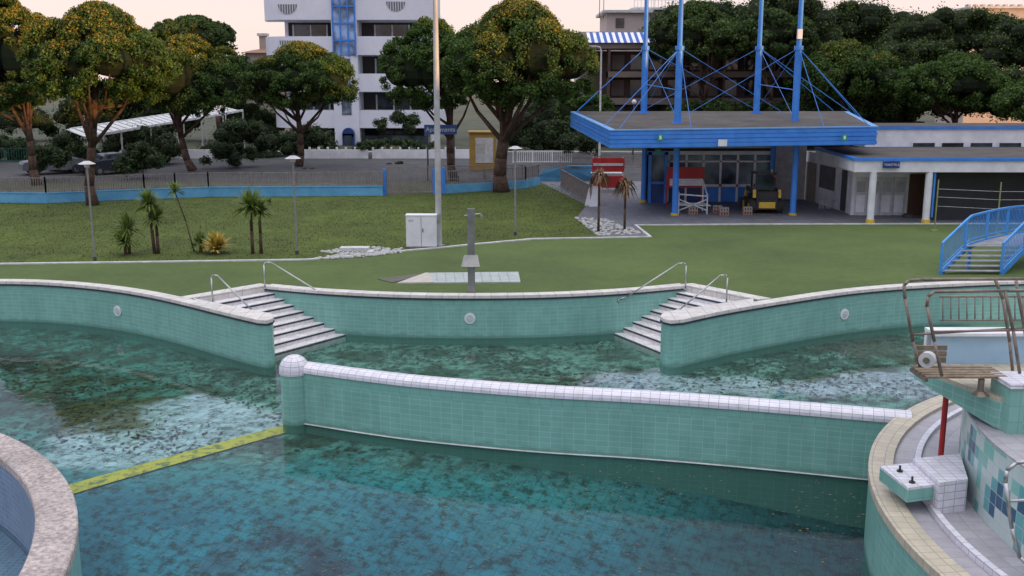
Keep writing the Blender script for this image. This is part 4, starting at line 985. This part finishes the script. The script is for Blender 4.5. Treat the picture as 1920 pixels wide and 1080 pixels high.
b=B(); b.box(X(462,Y),X(530,Y),Y,Y+10,0,Z(98,Y),tan_); b.add([(X(455,Y),Y-.5,Z(99,Y)),(X(535,Y),Y-.5,Z(99,Y)),(X(535,Y),Y+5,Z(80,Y)),(X(455,Y),Y+5,Z(92,Y))],[(0,1,2,3)],M('clay_roof',(.3,.16,.1))); b.box(X(482,Y),X(494,Y),Y+2,Y+3,Z(98,Y),Z(66,Y),tan_); b.box(X(479,Y),X(497,Y),Y+1.8,Y+3.2,Z(66,Y),Z(61,Y),whited); b.obj('walls',ub)
# pergola carport
pg=empty('carport'); b=B()
pa=Vector((Q(165,256,72).x,72,Q(165,256,72).z)); pb=Vector((Q(455,207,98).x,98,Q(455,207,98).z))
off=Vector((-2.5,3.0,0.35)); n=26
for i in range(n):
    t=i/n; p=pa.lerp(pb,t); q=p+off; b.beam(p,q,.55,.06,whited)
b.beam(pa,pb,.12,.2,white); b.beam(pa+off,pb+off,.12,.2,white)
for i in range(7):
    p=pa.lerp(pb,i/6); b.beam((p.x,p.y,0),p,.1,.1,whited); q=p+off; b.beam((q.x,q.y,0),q,.1,.1,whited)
b.obj('roof_slats',pg)
def car(x,y,rz,colr,nm):
    par=empty('parked_car'); R=Matrix.Rotation(rz,4,'Z'); T=Matrix.Translation((x,y,0))@R
    pm=M(nm,colr,tuple(c*.85 for c in colr),1,.25)
    prof=[(-2.1,.35),(-2.12,.75),(-1.95,.92),(-1.2,1.0),(-.55,1.42),(.75,1.46),(1.55,1.05),(2.05,.98),(2.15,.6),(2.1,.3)]
    b=B(); n=len(prof); vs=[];wd=.86
    for s_ in (-1,1):
        for px,pz in prof: vs.append(T@Vector((px,s_*(wd if pz<1.1 else wd*.8),pz)))
    b.add(vs,[tuple(range(n)),tuple(range(2*n-1,n-1,-1))]+[(i,n+i,n+(i+1)%n,(i+1)%n) for i in range(n)],pm); b.obj('body',par)
    b=B()
    for s_ in (-1,1):
        b.add([T@Vector((a,s_*(.87 if c_<1.1 else .72),c_)) for a,c_ in ((-1.05,1.03),(-.5,1.38),(.7,1.41),(1.35,1.06))],[(0,1,2,3)],glass)
    b.add([T@Vector(q) for q in ((-1.22,-.7,1.02),(-1.22,.7,1.02),(-.6,.62,1.42),(-.6,-.62,1.42))],[(0,1,2,3)],glass); b.add([T@Vector(q) for q in ((1.57,-.7,1.07),(1.57,.7,1.07),(.82,.62,1.46),(.82,-.62,1.46))],[(0,1,2,3)],glass); b.obj('windows',par)
    b=B()
    for a in (-1.35,1.35):
        for s_ in (-.88,.88): b.tube(T@Vector((a,s_-.1,.32)),T@Vector((a,s_+.1,.32)),.32,rubber,n=16); b.tube(T@Vector((a,s_-.11,.32)),T@Vector((a,s_+.11,.32)),.17,steel,n=12)
    b.obj('wheels',par)
for u,Yc_,rz,cl_,nm in ((98,72,.6,(.14,.15,.17),'car_silver'),(205,72,.9,(.03,.035,.05),'car_dark'),(250,76,1.4,(.06,.07,.1),'car_blue'),(150,78,1.5,(.1,.1,.1),'car_grey')):
    car(xat(u,Yc_),Yc_,rz,cl_,nm)
# off-frame blocks added on the right to shade the site from the low sun
blk=empty('added_shade_block'); b=B(); b.box(62,76,-60,36,0,12.6,beige); b.obj('walls',blk); b=B()
for k in range(3):
    for i in range(22): b.box(61.95,62,-58+i*4.1,-56+i*4.1,1+k*3,2.6+k*3,glass)
b.obj('windows',blk)
blk=empty('added_shade_tower'); b=B(); b.box(62,80,37,112,0,25,beige); b.obj('walls',blk); b=B()  # unseen taller block, added to keep low sun off the white apartments
for k in range(7):
    for i in range(17): b.box(61.95,62,39+i*4.1,41+i*4.1,1+k*3,2.6+k*3,glass)
b.obj('windows',blk)

# ---------------------------------------------------------------- world / sun / camera
sd=Vector((-1,.7,0)).normalized(); sd.z=-math.tan(math.radians(4.5)); sd.normalize()
az=math.atan2(-sd.x,-sd.y)
w=bpy.data.worlds.new('World'); sc.world=w; w.use_nodes=True; nt=w.node_tree; L=nt.links; bg=nt.nodes['Background']
sk=nd(nt,'ShaderNodeTexSky',sky_type='NISHITA'); sk.sun_disc=False; sk.sun_elevation=math.radians(4.5); sk.sun_rotation=az; sk.dust_density=1.5
tc=nd(nt,'ShaderNodeTexCoord'); sx=nd(nt,'ShaderNodeSeparateXYZ'); L.new(tc.outputs['Generated'],sx.inputs[0])
r=nd(nt,'ShaderNodeValToRGB'); e=r.color_ramp.elements; e[0].position=0; e[0].color=(.52,.41,.37,1); e[1].position=1; e[1].color=(1,.98,1,1)
for pz,cl_ in ((.06,(.52,.43,.41)),(.13,(.45,.39,.43)),(.22,(.22,.23,.33)),(.42,(.27,.31,.45)),(.68,(.80,.81,.90))):
    x_=e.new(pz); x_.color=(*cl_,1)
L.new(sx.outputs['Z'],r.inputs['Fac'])
sc_=nd(nt,'ShaderNodeVectorMath',operation='SCALE'); sc_.inputs['Scale'].default_value=14.8; L.new(r.outputs['Color'],sc_.inputs[0])
mx=nd(nt,'ShaderNodeMix',data_type='RGBA'); mx.inputs['Factor'].default_value=.85; L.new(sk.outputs[0],mx.inputs['A']); L.new(sc_.outputs[0],mx.inputs['B'])
L.new(mx.outputs['Result'],bg.inputs['Color']); bg.inputs['Strength'].default_value=.15
sl=bpy.data.lights.new('sun','SUN'); sl.energy=5; sl.angle=math.radians(.5); sl.color=(1,.52,.18); so=bpy.data.objects.new('sun',sl); so.rotation_euler=sd.to_track_quat('-Z','Y').to_euler(); sc.collection.objects.link(so)
cam=bpy.data.cameras.new('camera'); cam.sensor_width=36; cam.lens=36*F/1920; cam.clip_end=6000; co=bpy.data.objects.new('camera',cam); co.location=(0,0,H); co.rotation_euler=(math.pi/2-PT,0,0); sc.collection.objects.link(co); sc.camera=co
sc.view_settings.view_transform='Standard'; sc.view_settings.look='None'; sc.view_settings.exposure=0
